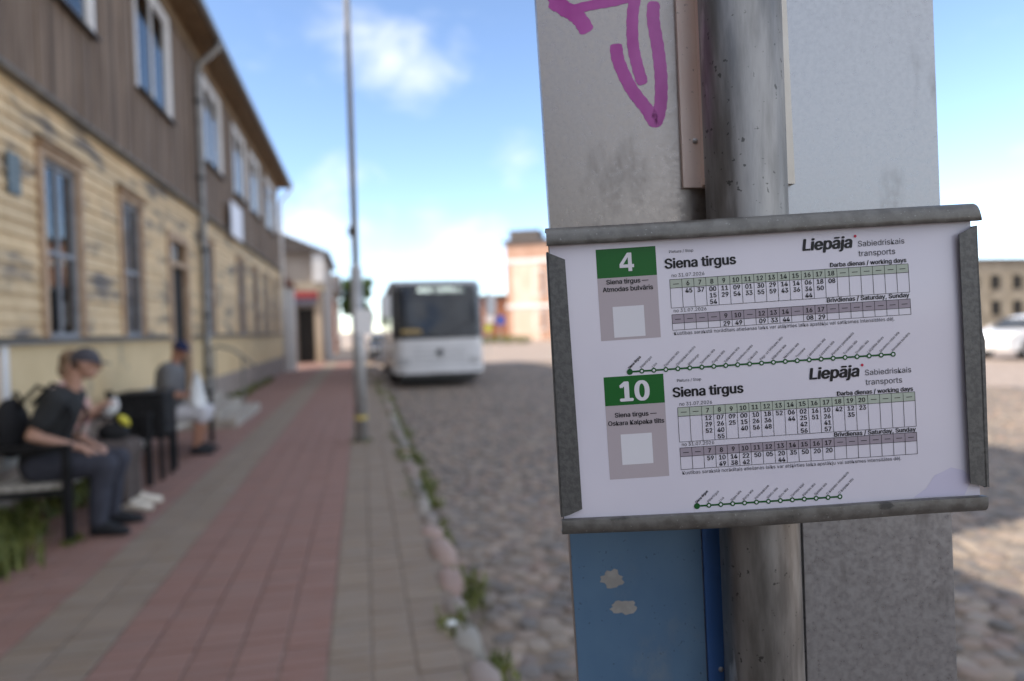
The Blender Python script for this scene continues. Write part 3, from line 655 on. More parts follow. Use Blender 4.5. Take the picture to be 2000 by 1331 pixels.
M_sillD = mat('dark_sill', (.06, .055, .05), (.09, .08, .075), 5, .6)
# see-through panes in front of the curtains
gm = D.materials.new('window_glass'); gm.use_nodes = True; t_ = gm.node_tree; t_.nodes.clear(); go = t_.nodes.new('ShaderNodeOutputMaterial'); gx = t_.nodes.new('ShaderNodeMixShader'); gt = t_.nodes.new('ShaderNodeBsdfTransparent'); gg = t_.nodes.new('ShaderNodeBsdfGlossy'); gf = t_.nodes.new('ShaderNodeFresnel')
gg.inputs['Roughness'].default_value = .02; gt.inputs['Color'].default_value = (.55, .58, .6, 1); gf.inputs['IOR'].default_value = 1.9
t_.links.new(gf.outputs[0], gx.inputs[0]); t_.links.new(gt.outputs[0], gx.inputs[1]); t_.links.new(gg.outputs[0], gx.inputs[2]); t_.links.new(gx.outputs[0], go.inputs[0]); M_pane = gm
for i, (a, b, c, d) in enumerate(GW): window(a, b, c, d, M_gfr, M_pane, M_case, (0, 0, .55, .3, .6, .45, .2, .2, 0)[i], 1, .48, None)
for i, (a, b, c, d) in enumerate(UW): window(a, b, c, d, M_wfr, M_pane, None, .98, 1, None, M_sillD, dep=.035)
# white surround of the upper windows
for a, b, c, d in UW:
    k = MB(); e = .07; k.box((HX - .02, a - e, c - .02), (HX + .022, a - .002, d + e)); k.box((HX - .02, b + .002, c - .02), (HX + .022, b + e, d + e)); k.box((HX - .02, a - .002, d + .002), (HX + .02, b + .002, d + e)); k.build('window_surround', M_wfr, house)
# door: dark open leaf, transom light above
a, b, c, d = DOOR
dr = D.objects.new('door', None); COL.objects.link(dr); dr.parent = house; dr.location = Vector((HX, (a + b) / 2, c)) - house.location
MB().box((HX - .10, a + .06, c), (HX - .07, b - .06, 2.72)).build('leaf', M_dark, dr)
k = MB(); k.box((HX - .08, a - .09, c), (HX + .03, a + .06, d + .09)); k.box((HX - .08, b - .06, c), (HX + .03, b + .09, d + .09)); k.box((HX - .08, a + .06, d - .05), (HX + .028, b - .06, d + .09)); k.box((HX - .08, a + .06, 2.72), (HX + .02, b - .06, 2.80)); k.build('casing', M_case, dr)
MB().box((HX - .075, a + .06, 2.81), (HX - .065, b - .06, d - .05)).build('pane', M_pane, dr); MB().ball((HX - .05, a + .16, 1.5), .03).build('handle', M_gut, dr)
MB().box((HX - .07, (a + b) / 2 - .02, 2.8), (HX - .05, (a + b) / 2 + .02, d - .05)).build('mullion', M_case, dr)
# roof, soffit, gutter, downpipe
OV = .46
MB().prism([(HX + OV, HY0 - .06, ZE + .06), (HX - 4.2, HY0 - .06, ZE + 2.75), (HX - 8.9, HY0 - .06, ZE + .06), (HX - 8.9, HY0 - .06, ZE + .13), (HX - 4.2, HY0 - .06, ZE + 2.84), (HX + OV, HY0 - .06, ZE + .13)], (0, HY1 - HY0 + .36, 0)).build('roof', M_roof, house)
MB().prism([(HX - 8, HY0, ZE), (HX - .1, HY0, ZE), (HX - 4.2, HY0, ZE + 2.7)], (0, .12, 0)).build('gable', M_brown, house); MB().prism([(HX - 8, HY1 - .12, ZE), (HX - .1, HY1 - .12, ZE), (HX - 4.2, HY1 - .12, ZE + 2.7)], (0, .12, 0)).build('gable', M_brown, house)
MB().box((HX - .02, HY0 - .05, ZE + .02), (HX + OV - .01, HY1 + .28, ZE + .055)).build('soffit', M_soffit, house)
MB().box((HX - .02, HY0, ZE - .22), (HX + .03, HY1, ZE + .02)).build('frieze_board', M_soffit, house)
pf = [(-.07, .0), (-.055, -.045), (0, -.07), (.055, -.045), (.07, 0), (.062, 0), (.045, -.04), (0, -.06), (-.045, -.04), (-.062, 0)]
MB().prism([(HX + OV + .06 + x, HY0 - .05, ZE + .11 + z) for x, z in pf], (0, HY1 - HY0 + .36, 0)).build('gutter', M_gut, house)
PY = 14.45
dp = MB(); dp.tube([(HX + OV + .05, PY, ZE + .05), (HX + OV + .04, PY, ZE - .08), (HX + .14, PY, ZE - .42), (HX + .10, PY, ZE - .6), (HX + .10, PY, .28), (HX + .18, PY, .14)], .062, 14); dp.build('downpipe', M_gut, house, True)
dp = MB(); dp.tube([(HX + OV + .05, HY1 + .05, ZE + .05), (HX + OV + .04, HY1 + .05, ZE - .1), (HX + .14, HY1 + .05, ZE - .5), (HX + .09, HY1 + .05, ZE - .7), (HX + .09, HY1 + .05, .2)], .06, 12); dp.build('downpipe', M_wfr, house, True)
for zz in (6.1, 4.6, 3.2, 1.9, .8): MB().tube([(HX + .10, PY, zz - .03), (HX + .10, PY, zz + .03)], .072, 14).build('pipe_bracket', M_blk, house)
MB().box((HX + .001, 6.72, ZB + .02), (HX + .05, 6.82, ZL - .04)).build('pale_strip', M_wfr, house)
# entrance steps and handrail
st = thing('entrance_steps', 'worn concrete entrance steps below the dark doorway', 'steps', (HX + .5, 12.9, 0))
for k in range(3): MB().box((HX + .04, 12.0 - .12 * k, .15 * (2 - k) - .02 if k < 2 else -.02), (HX + .46 + .30 * k, 13.85 + .25 * k, .15 * (3 - k))).build('step', M_conc, st, bevel=.015)
hr = thing('handrail', 'thin bent metal handrail beside the entrance steps', 'railing', (HX + .9, 13.95, 0))
MB().tube([(HX + .1, 14.25, 1.22), (HX + .35, 14.25, 1.30), (HX + .62, 14.25, 1.22), (HX + .95, 14.25, .93), (HX + 1.02, 14.25, .86)], .026, 8).build('rail', M_ledge, hr, True)
MB().tube([(HX + .25, 14.25, -.02), (HX + .25, 14.25, 1.27)], .024, 8).build('rail_post', M_ledge, hr); MB().tube([(HX + .78, 14.25, -.02), (HX + .78, 14.25, 1.08)], .024, 8).build('rail_post', M_ledge, hr)
# small things fixed on the front
M_blueP = mat('blue_plaque', (.10, .14, .16), (.20, .24, .25), 16, .7)
p0, p1 = on_x(12, 305, HX), on_x(38, 372, HX)
o = MB().box((HX + .012, 7.02, 2.86), (HX + .022, 7.26, 3.24)).build('street_plaque', M_blueP, bevel=.004); tag(o, 'small faded blue plaque on the yellow boards at the left edge', 'plaque')
M_notice = mat('white_notice', (.74, .72, .76), (.80, .78, .82), 4, .5)
o = MB().box((HX + .125, 17.35, 3.90), (HX + .15, 18.85, 4.72)).build('notice_board', M_notice, bevel=.004); tag(o, 'blank white board fixed over the ledge between the storeys', 'notice board')

# neighbours that close the row behind the camera and throw the near shade
nb = thing('low_wooden_house', 'low brown wooden house next in the row, behind the camera', 'house', (HX, -8, 0))
MB().box((HX - 8, -22, -.02), (HX, 2.6, 4.6)).build('wall', M_brown, nb); MB().prism([(HX + .45, -22.2, 4.601), (HX - 4, -22.2, 6.6), (HX - 8.4, -22.2, 4.601)], (0, 24.85, 0)).build('roof', M_roof, nb)
sh_ = thing('yard_gate', 'plank gate closing the gap between two wooden houses', 'gate', (HX - .4, 2.7, 0)); MB().box((HX - .45, 2.61, -.02), (HX - .38, 2.84, 3.3)).build('plank', M_brown, sh_)

# ------------------------------------------------------------------ lamp post
lp = thing('lamp_post', 'tall slim grey lamp post standing on the pavement edge', 'lamp post', (-.06, 9.56, 0))
lx, ly = -.06, 9.56
MB().tube([(lx, ly, -.02), (lx, ly, 2.35)], [.088, .080], 20).build('lower_shaft', M_galv, lp, True)
MB().tube([(lx, ly, 2.35), (lx, ly, 2.42)], [.080, .045], 20, False).build('shoulder', M_galv, lp, True)
MB().tube([(lx, ly, 2.40), (lx, ly, 8.4), (lx + .3, ly, 8.9), (lx + 1.4, ly, 9.05)], [.045, .036, .032, .03], 16).build('upper_shaft', M_galv, lp, True)
MB().box((lx + 1.2, ly - .12, 8.98), (lx + 1.85, ly + .12, 9.1)).build('lamp_head', M_galv, lp, bevel=.03)
MB().box((lx - .085, ly - .03, 2.80), (lx - .035, ly + .03, 2.93)).build('clamp', M_blk, lp); MB().tube([(lx, ly, .30), (lx, ly, .36)], .0885, 20, False).build('tape_band', mat('yellow_tape', (.55, .42, .12), rough=.6), lp)
o = MB().box((lx - .03, ly - .105, 1.46), (lx + .20, ly - .092, 1.80)).build('notice_sheet', mat('notice_paper', (.86, .85, .84), rough=.6)); o.location.x += .0; tag(o, 'white notice taped on the lamp post at head height', 'notice')

# ------------------------------------------------------------------ benches and bin
def make_bench(label):
    t = thing('bench', label, 'bench', (0, 0, 0), 'benches along the yellow house')
    Lh = .97
    for s in (-1, 1):
        y = s * Lh; f = MB(); q = .028
        f.box((-q, y - q, 0), (q, y + q, .70)); f.build('leg', M_blk, t, bevel=.004, off=None)
        f = MB(); f.prism([(-.54, y - q, 0), (-.48, y - q, 0), (-.52, y - q, .45), (-.63, y - q, .92), (-.69, y - q, .92), (-.59, y - q, .45)], (0, 2 * q, 0)); f.build('leg', M_blk, t, off=None)
        MB().box((-.63, y - .035, .70), (.04, y + .035, .735)).build('armrest', M_blk, t, bevel=.006, off=None); MB().box((-.54, y - .02, .36), (0, y + .02, .40)).build('cross_bar', M_blk, t, off=None)
    for k in range(6):
        x = -.06 - k * .086; MB().box((x - .036, -Lh + .03, .405), (x + .036, Lh - .03, .438)).build('seat_slat', M_slat, t, bevel=.005, off=None)
    for k in range(3):
        zz = .56 + k * .12; xx = -.56 - (zz - .45) * .22; MB().box((xx - .012, -Lh + .03, zz - .045), (xx + .012, Lh - .03, zz + .045)).build('back_slat', M_slat, t, bevel=.004, off=None)
    return t
b1 = make_bench('near black-framed bench with pale slats where two people sit'); b1.location = (-2.16, 6.57, 0)
b2 = b1.copy(); COL.objects.link(b2); b2['label'] = 'farther black-framed bench where one man in shorts sits'; b2.location = (-2.13, 9.36, 0)
for ch in list(b1.children): c = ch.copy(); COL.objects.link(c); c.parent = b2
bn = thing('litter_bin', 'square black slatted litter bin on legs between the two benches', 'litter bin', (-2.28, 7.95, 0))
M_bin = mat('bin_dark', (.011, .011, .012), (.02, .02, .021), 12, .6, spec=.2)
MB().box((-2.48, 7.75, .50), (-2.08, 8.15, .86)).build('inner_box', M_blk, bn)
for k in range(5):
    y = 7.74 + k * .085
    MB().box((-2.073, y + .004, .48), (-2.052, y + .076, .88)).build('slat', M_bin, bn); MB().box((-2.508, y + .004, .48), (-2.487, y + .076, .88)).build('slat', M_bin, bn)
    x = -2.49 + k * .085; MB().box((x + .004, 7.722, .48), (x + .076, 7.743, .88)).build('slat', M_bin, bn); MB().box((x + .004, 8.157, .48), (x + .076, 8.178, .88)).build('slat', M_bin, bn)
MB().box((-2.52, 7.71, .883), (-2.04, 8.19, .93)).build('rim', M_bin, bn, bevel=.01)
for sx in (-2.46, -2.10):
    for sy in (7.77, 8.13): MB().box((sx - .02, sy - .02, 0), (sx + .02, sy + .02, .50)).build('foot', M_blk, bn)

# ------------------------------------------------------------------ people
def skin_mesh(J, E, root):                                   # closed tapered limbs joint to joint; fused into one surface afterwards
    b = MB(); E = list(E)
    if 'clavL' in J: E.append(('clavL', 'clavR'))
    if 'hipL' in J: E.append(('hipL', 'hipR'))
    for a, c in E:
        A, ra, B, rb = Vector(J[a][:3]), J[a][3], Vector(J[c][:3]), J[c][3]; d = (B - A)
        if d.length < 1e-4: continue
        d.normalize(); pts = []; rs = []
        for k in range(5): t = PI / 2 * (1 - k / 4); pts.append(A - d * ra * math.sin(t)); rs.append(max(.002, ra * math.cos(t)))
        for k in range(1, 6):
            t = k / 6; pts.append(A.lerp(B, t)); rs.append(ra + (rb - ra) * (3 * t * t - 2 * t ** 3))
        for k in range(5): t = PI / 2 * k / 4; pts.append(B + d * rb * math.sin(t)); rs.append(max(.002, rb * math.cos(t)))
        b.tube(pts, rs, 16)
    return b
def to_mb(me): b = MB(); b.v = [tuple(v.co) for v in me.vertices]; b.f = [tuple(p.vertices) for p in me.polygons]; return b
def join(*bs):
    o = MB()
    for b in bs: o.add(b.v, b.f)
    return o
def fuse(b, vox, smooth=3):
    ob = D.objects.new('f', b.mesh('f', None)); COL.objects.link(ob); r = ob.modifiers.new('r', 'REMESH'); r.mode = 'VOXEL'; r.voxel_size = vox; r.use_smooth_shade = True
    s = ob.modifiers.new('m', 'SMOOTH'); s.iterations = smooth; s.factor = .5
    bpy.context.view_layer.update(); dg = bpy.context.evaluated_depsgraph_get(); out = D.meshes.new_from_object(ob.evaluated_get(dg)); D.objects.remove(ob); return out
def xf(b, M): b.v = [tuple(M @ Vector(v)) for v in b.v]; return b
def head_mb(c, yaw, tilt, s=1.):
    b = MB()
    b.ball((0, 0, .02), (.092, .074, .105), 20, 14); b.ball((.022, 0, -.055), (.066, .056, .062), 16, 10); b.ball((.045, 0, -.092), (.032, .034, .024), 10, 7)
    b.tube([(.088, 0, .02), (.104, 0, -.012), (.112, 0, -.03), (.092, 0, -.04)], [.008, .012, .016, .010], 8); b.ball((.085, 0, -.066), (.014, .026, .007), 10, 6); b.ball((.083, 0, -.078), (.014, .022, .007), 10, 6)
    for sg in (-1, 1): b.ball((-.005, sg * .077, -.012), (.02, .012, .032), 10, 7); b.ball((.078, sg * .031, .012), (.012, .014, .009), 8, 6); b.ball((.082, sg * .03, .034), (.012, .022, .006), 8, 5)
    return xf(b, Matrix.Translation(c) @ Euler((0, tilt, yaw)).to_matrix().to_4x4() @ Matrix.Scale(s, 4))
def hand_mb(w, d, up, side, curl=.7, s=1.):                 # w wrist, d finger direction, up back of the hand
    d = Vector(d).normalized(); up = (Vector(up) - d * Vector(up).dot(d)).normalized(); lat = d.cross(up) * side; M = Matrix((( d.x, lat.x, up.x, w[0]), (d.y, lat.y, up.y, w[1]), (d.z, lat.z, up.z, w[2]), (0, 0, 0, 1)))
    b = MB(); b.ball((.045, 0, 0), (.055, .041, .016), 14, 8)
    for k, (ln, off) in enumerate(((.066, -.031), (.076, -.011), (.071, .010), (.056, .030))):
        p = [(.08, off, 0)]; a = -.15
        for sgm in (.45, .32, .23):
            a -= curl * .75; q = p[-1]; p.append((q[0] + math.cos(a) * ln * sgm * 1.25, q[1], q[2] + math.sin(a) * ln * sgm * 1.25))
        b.tube(p, [.0098, .0092, .0084, .0066], 8)
    b.tube([(.012, -.030, -.004), (.040, -.052, -.014), (.066, -.056, -.028), (.082, -.05, -.038)], [.013, .012, .010, .007], 8)
    return xf(b, M @ Matrix.Scale(s, 4))
def shoe_mb(ank, toe, w=.053, h=.07):
    a, t = Vector(ank), Vector(toe); d = (t - a); d.z = 0; d.normalize(); l = Vector((-d.y, d.x, 0)); heel = Vector((a.x, a.y, 0)) - d * .06; L_ = .285
    b = MB(); prof = [(0, .55, .085), (.06, .85, .11), (.22, .92, .125), (.42, .90, .108), (.62, .98, .080), (.82, 1., .062), (.95, .75, .05), (1, .3, .03)]; n = 10
    for s, ww, hh in prof:
        c = heel + d * (s * L_)
        for j in range(n):
            th = 2 * PI * j / n; cx, cz = math.cos(th), math.sin(th); b.v.append(tuple(c + l * (cx * w * ww * (1.05 if cz < 0 else .92)) + Vector((0, 0, .004 + (hh * .5) * (1 + (max(-1, cz * 1.4) if cz < 0 else cz))))))
    for i in range(len(prof) - 1):
        for j in range(n): b.f.append((i * n + j, i * n + (j + 1) % n, (i + 1) * n + (j + 1) % n, (i + 1) * n + j))
    b.f.append(tuple(range(n))); b.f.append(tuple((len(prof) - 1) * n + j for j in range(n))[::-1]); return b
def cap_mb(c, yaw, tilt, s=1.):
    b = MB(); M = Matrix.Translation(c) @ Euler((0, tilt, yaw)).to_matrix().to_4x4() @ Matrix.Scale(s, 4); n = 22; rows = 7
    for i in range(rows):
        a = PI / 2 * i / (rows - 1) * .98
        for j in range(n): t = 2 * PI * j / n; b.v.append((.107 * math.cos(a) * math.cos(t), .089 * math.cos(a) * math.sin(t), .020 + .108 * math.sin(a)))
    for i in range(rows - 1):
        for j in range(n): b.f.append((i * n + j, i * n + (j + 1) % n, (i + 1) * n + (j + 1) % n, (i + 1) * n + j))
    b.f.append(tuple((rows - 1) * n + j for j in range(n)))
    k = len(b.v); m_ = 10                                   # peak
    for lay in (0, -.006):
        for i in range(m_ + 1):
            t = -1.15 + 2.3 * i / m_; b.v.append((.103 * math.cos(t), .087 * math.sin(t), .030 + lay)); e = math.cos(t) ** .6; b.v.append((.103 * math.cos(t) + .075 * e, .090 * math.sin(t), .014 + lay))
    w_ = 2 * (m_ + 1)
    for i in range(m_):
        b.f.append((k + 2 * i, k + 2 * i + 1, k + 2 * i + 3, k + 2 * i + 2)); b.f.append((k + w_ + 2 * i, k + w_ + 2 * i + 2, k + w_ + 2 * i + 3, k + w_ + 2 * i + 1)); b.f.append((k + 2 * i + 1, k + w_ + 2 * i + 1, k + w_ + 2 * i + 3, k + 2 * i + 3))
    return xf(b, M)
M_skin = mat('skin', (.42, .235, .165), (.48, .28, .20), 9, .55, coord='obj'); M_skin2 = mat('skin_tan', (.33, .16, .10), (.40, .20, .13), 9, .55, coord='obj')
def cloth(n, c, c2=None, sc=14): return mat(n, c, c2 or tuple(v * 1.25 for v in c), sc, .9, coord='obj', bump=.15)
def person(label, loc, J, head, hands, shirt, trousers, shoes, skin, sleeve=.62, leg_end='ankle', extra=None, s=1.):
    t = thing('person', label, 'person', loc)
    E = [('pelvis', 'belly'), ('belly', 'chest'), ('chest', 'neck'), ('neck', 'skull')]
    for k in 'LR':
        E += [('chest', 'clav' + k), ('clav' + k, 'sho' + k), ('sho' + k, 'elb' + k), ('elb' + k, 'wri' + k), ('pelvis', 'hip' + k), ('hip' + k, 'kne' + k), ('kne' + k, 'cal' + k), ('cal' + k, 'ank' + k), ('ank' + k, 'toe' + k)]
    for k in 'LR':
        a, b = Vector(J['kne' + k][:3]), Vector(J['ank' + k][:3]); c = a.lerp(b, .35); J['cal' + k] = (c.x - .02, c.y, c.z, .056)
    body = skin_mesh(J, E, 'pelvis'); parts = [body, head_mb(*head, s)]
    for k, (d, up, curl) in hands.items(): parts.append(hand_mb(J['wri' + k][:3], d, up, 1 if k == 'L' else -1, curl, .98 * s))
    me = fuse(join(*parts), .0060, 2); me.materials.append(skin); child('body', me, t)
    g = .014; S = {n: (*v[:3], v[3] + g + (.012 if n in ('belly', 'chest', 'pelvis') else .004)) for n, v in J.items() if n in ('pelvis', 'belly', 'chest', 'clavL', 'clavR', 'shoL', 'shoR')}
    Es = [('pelvis', 'belly'), ('belly', 'chest')]
    nk = Vector(J['chest'][:3]).lerp(Vector(J['neck'][:3]), .62); S['col'] = (*nk, J['neck'][3] + .022); Es.append(('chest', 'col'))
    for k in 'LR':
        e = Vector(J['sho' + k][:3]).lerp(Vector(J['elb' + k][:3]), sleeve); md = Vector(J['sho' + k][:3]).lerp(Vector(J['elb' + k][:3]), sleeve * .5)
        S['m' + k] = (*md, J['sho' + k][3] + .012); S['e' + k] = (*e, J['elb' + k][3] + .030); Es += [('chest', 'clav' + k), ('clav' + k, 'sho' + k), ('sho' + k, 'm' + k), ('m' + k, 'e' + k)]
    me = fuse(skin_mesh(S, Es, 'chest'), .010, 6); me.materials.append(shirt); child('shirt', me, t)
    P = {'pelvis': (*J['pelvis'][:3], J['pelvis'][3] + .02), 'waist': (*Vector(J['pelvis'][:3]).lerp(Vector(J['belly'][:3]), .35), J['pelvis'][3] + .012)}; Ep = [('pelvis', 'waist')]
    for k in 'LR':
        P['hip' + k] = (*J['hip' + k][:3], J['hip' + k][3] + .018); P['kne' + k] = (*J['kne' + k][:3], J['kne' + k][3] + .022); Ep += [('pelvis', 'hip' + k), ('hip' + k, 'kne' + k)]
        if leg_end == 'ankle':
            P['cal' + k] = (*J['cal' + k][:3], .076); a = Vector(J['ank' + k][:3]) + Vector((-.005, 0, .02)); P['hem' + k] = (*a, .066); Ep += [('kne' + k, 'cal' + k), ('cal' + k, 'hem' + k)]
        else:
            h = Vector(J['kne' + k][:3]).lerp(Vector(J['ank' + k][:3]), .16); P['hem' + k] = (*h, .086); Ep += [('kne' + k, 'hem' + k)]
    me = fuse(skin_mesh(P, Ep, 'pelvis'), .010, 6); me.materials.append(trousers); child('trousers' if leg_end == 'ankle' else 'shorts', me, t)
    for k in 'LR': child('shoe', shoe_mb(J['ank' + k][:3], J['toe' + k][:3]).mesh('shoe', shoes, True), t)
    return t
def eyes(t, head, skin):
    c, yaw, tilt = head; M = Matrix.Translation(c) @ Euler((0, tilt, yaw)).to_matrix().to_4x4()
    for sg in (-1, 1): b = MB().ball((.0865, sg * .031, .012), (.006, .010, .006), 8, 6); child('eye', xf(b, M).mesh('eye', M_blk, True), t)
def joints(lean=.16, elbL=None, elbR=None, wriL=None, wriR=None, kneX=.46, ankX=.40, spread=.13, up=0., head_x=.0, yaw=0.):
    J = {'pelvis': (0, 0, .55, .125), 'belly': (.03 + lean * .12, 0, .76, .128), 'chest': (lean * .72 - .01, 0, .99 + up, .128), 'neck': (lean + .03, 0, 1.145 + up, .054), 'skull': (lean + .055 + head_x, 0, 1.27 + up, .055)}
    for k, sg in (('L', 1), ('R', -1)):
        J['clav' + k] = (lean * .82, sg * .09, 1.06 + up, .075); J['sho' + k] = (lean * .85, sg * .185, 1.055 + up, .062)
        J['elb' + k] = (*((elbL if k == 'L' else elbR) or (.06, sg * .25, .77)), .043); J['wri' + k] = (*((wriL if k == 'L' else wriR) or (.31, sg * .12, .675)), .029)
        J['hip' + k] = (.03, sg * .10, .53, .098); J['kne' + k] = (kneX, sg * spread, .535, .066); J['ank' + k] = (ankX, sg * (spread + .01), .095, .036); J['toe' + k] = (ankX + .09, sg * (spread + .025), .04, .020)
    return J
# near man: dark cap, charcoal shirt, slate trousers, rucksack, forearms on his thighs
J = joints(.22, (.05, .25, .80), (.05, -.25, .80), (.33, .10, .665), (.34, -.12, .67), .50, .44, .14)
hd = (Vector((.335, 0, 1.315)), .25, .12)
p1 = person('man in dark cap and charcoal shirt sitting with a black rucksack on the near bench', (-2.46, 5.92, 0), J, hd, {'L': ((1, -.25, -.35), (0, .1, 1), .55), 'R': ((1, .25, -.35), (0, -.1, 1), .55)}, cloth('shirt_charcoal', (.02, .021, .022)), cloth('trousers_slate', (.036, .038, .052)), cloth('shoe_black', (.014, .015, .018)), M_skin)
child('cap', cap_mb(*hd).mesh('cap', cloth('cap_dark', (.055, .052, .062)), True), p1); eyes(p1, hd, 0)
hb = MB(); hb.ball((-.034, 0, -.004), (.062, .064, .060), 16, 10); child('hair', xf(hb, Matrix.Translation(hd[0]) @ Euler((0, hd[2], hd[1])).to_matrix().to_4x4()).mesh('hair', cloth('hair_dark', (.035, .025, .02)), True), p1)
# rucksack (a thing worn by him)
rk = thing('rucksack', 'black rucksack worn by the man on the near bench', 'rucksack', (-2.46, 5.92, .5))
bg_ = MB(); bg_.ball((-.19, 0, .84 - .5), (.115, .165, .235), 18, 12); bg_.ball((-.25, 0, .76 - .5), (.085, .13, .13), 14, 9)
me = fuse(bg_, .012, 3); me.materials.append(cloth('rucksack_black', (.012, .012, .014))); child('bag', me, rk)
hnd = MB().tube([(-.13, -.05, .54), (-.15, -.04, .61), (-.16, .04, .61), (-.13, .05, .54)], .011, 8); child('handle', hnd.mesh('handle', M_blk, True), rk)
for sg in (-1, 1): b = MB().tube([(-.10, sg * .11, .50), (.05, sg * .125, .66), (.22, sg * .12, .58), (.29, sg * .13, .42), (.20, sg * .16, .22), (-.08, sg * .14, .12)], .017, 8); child('strap', b.mesh('strap', M_blk, True), rk)
# woman: fair hair, light floral top, brown trousers, cream shoes, eating from a packet
J = joints(.02, (.10, .24, .80), (.10, -.24, .80), (.30, .07, .90), (.31, -.09, .92), .50, .50, .10, .0)
hd = (Vector((.095, 0, 1.285)), -.1, .16)
p2 = person('fair-haired woman in floral top and brown trousers sitting behind the capped man', (-2.55, 6.60, 0), J, hd, {'L': ((.7, -.3, .5), (-.5, .3, .8), .8), 'R': ((.7, .3, .5), (-.5, -.3, .8), .8)}, mat('floral_top', (.62, .50, .42), (.55, .18, .18), 24, .85, coord='obj', lo=.5, hi=.58), cloth('trousers_brown', (.085, .068, .062)), cloth('shoe_cream', (.58, .53, .45)), M_skin); eyes(p2, hd, 0)
hb = MB(); hb.ball((-.014, 0, .034), (.096, .084, .092), 18, 12); hb.ball((-.05, 0, -.045), (.058, .078, .09), 16, 10); me = fuse(hb, .009, 3); me.materials.append(mat('hair_fair', (.17, .105, .062), (.27, .18, .11), 30, .6, coord='obj', stretch=(1, 1, .3))); o = child('hair', me, p2); o.location = hd[0] + Vector((-.012, 0, .01)); o.rotation_euler = (0, hd[2], hd[1])
M_wbag = mat('white_plastic', (.72, .74, .75), (.80, .82, .83), 20, .35, coord='obj', bump=.4)
def crumple(c, r, seed, n=14, m_=10, amp=.16):
    rr = random.Random(seed); b = MB().ball((0, 0, 0), 1, n, m_)
    ph = [rr.uniform(0, 6) for _ in range(6)]
    b.v = [(c[0] + r[0] * x * (1 + amp * math.sin(5 * y + ph[0]) * math.sin(4 * z + ph[1])), c[1] + r[1] * y * (1 + amp * math.sin(6 * x + ph[2])), c[2] + r[2] * z * (1 + amp * math.sin(5 * y + ph[3] + 2 * x))) for x, y, z in b.v]; return b
o = crumple((0, 0, 0), (.055, .06, .09), 4).build('paper_packet', M_wbag, None, True); o.location = (-2.17, 6.58, .90); o.rotation_euler = (.2, .5, 0); tag(o, 'white paper packet in the hands of the woman on the near bench', 'packet')
o = crumple((0, 0, 0), (.062, .04, .032), 6).build('yellow_pouch', mat('yellow_pouch', (.62, .55, .04), (.70, .62, .06), 9, .5), None, True); o.location = (-2.08, 6.60, .78); o.rotation_euler = (0, .8, .2); tag(o, 'small bright yellow pouch on the woman\'s lap', 'pouch')
hbg = thing('handbag', 'black handbag resting on the lap of the woman', 'handbag', (-2.18, 6.64, .61)); me = fuse(crumple((0, 0, .07), (.13, .10, .085), 3, amp=.06), .012, 2); me.materials.append(cloth('bag_black', (.014, .014, .015))); child('bag', me, hbg); child('handle', MB().tube([(-.07, 0, .12), (-.04, 0, .20), (.04, 0, .20), (.07, 0, .12)], .009, 8).mesh('handle', M_blk, True), hbg)
# far man: navy cap, grey shirt, pale shorts, facing a little towards us
J = joints(.10, (.08, .24, .80), (.10, -.25, .80), (.30, .06, .74), (.31, -.09, .74), .46, .36, .13, .03)
for n_, k_ in (('pelvis', 1.15), ('belly', 1.22), ('chest', 1.16), ('clavL', 1.12), ('clavR', 1.12), ('shoL', 1.15), ('shoR', 1.15), ('elbL', 1.15), ('elbR', 1.15), ('calL', 1.1), ('neck', 1.15)):
    if n_ in J: J[n_] = (*J[n_][:3], J[n_][3] * k_)
hd = (Vector((.20, -.01, 1.335)), -.75, .12)
p3 = person('man in navy cap, grey shirt and pale shorts sitting on the farther bench', (-2.48, 9.45, 0), J, hd, {'L': ((.8, -.5, -.1), (0, .1, 1), .8), 'R': ((.8, .5, -.1), (0, -.1, 1), .8)}, cloth('shirt_grey', (.13, .13, .135)), mat('shorts_pale', (.55, .54, .56), (.38, .38, .44), 40, .9, coord='obj', lo=.55, hi=.6), cloth('shoe_dark', (.022, .022, .025)), M_skin2, leg_end='knee'); eyes(p3, hd, 0)
child('cap', cap_mb(*hd).mesh('cap', cloth('cap_navy', (.012, .018, .06)), True), p3)
cb = thing('carrier_bag', 'white plastic carrier bag held upright by the man in shorts', 'carrier bag', (-2.08, 9.34, .61))
b = MB(); rr = random.Random(2)
def bagf(u, v):
    t = 2 * PI * u; w_ = .115 * (1 - .55 * v ** 1.6) * (1 + .12 * math.sin(3 * t + 5 * v) + .06 * math.sin(7 * t + 9 * v)); return (w_ * math.cos(t) * .8, w_ * math.sin(t) * .9, .38 * v + .012 * math.sin(5 * t))
b.grid(bagf, 20, 9); b.ball((0, 0, .01), (.075, .085, .02), 12, 6); child('bag', b.mesh('bag', M_wbag, True), cb)
for sg in (-1, 1): child('handle', MB().tube([(.0, sg * .03, .37), (.012, sg * .035, .43), (-.012, sg * .035, .44), (-.02, sg * .028, .37)], .009, 8).mesh('handle', M_wbag, True), cb)

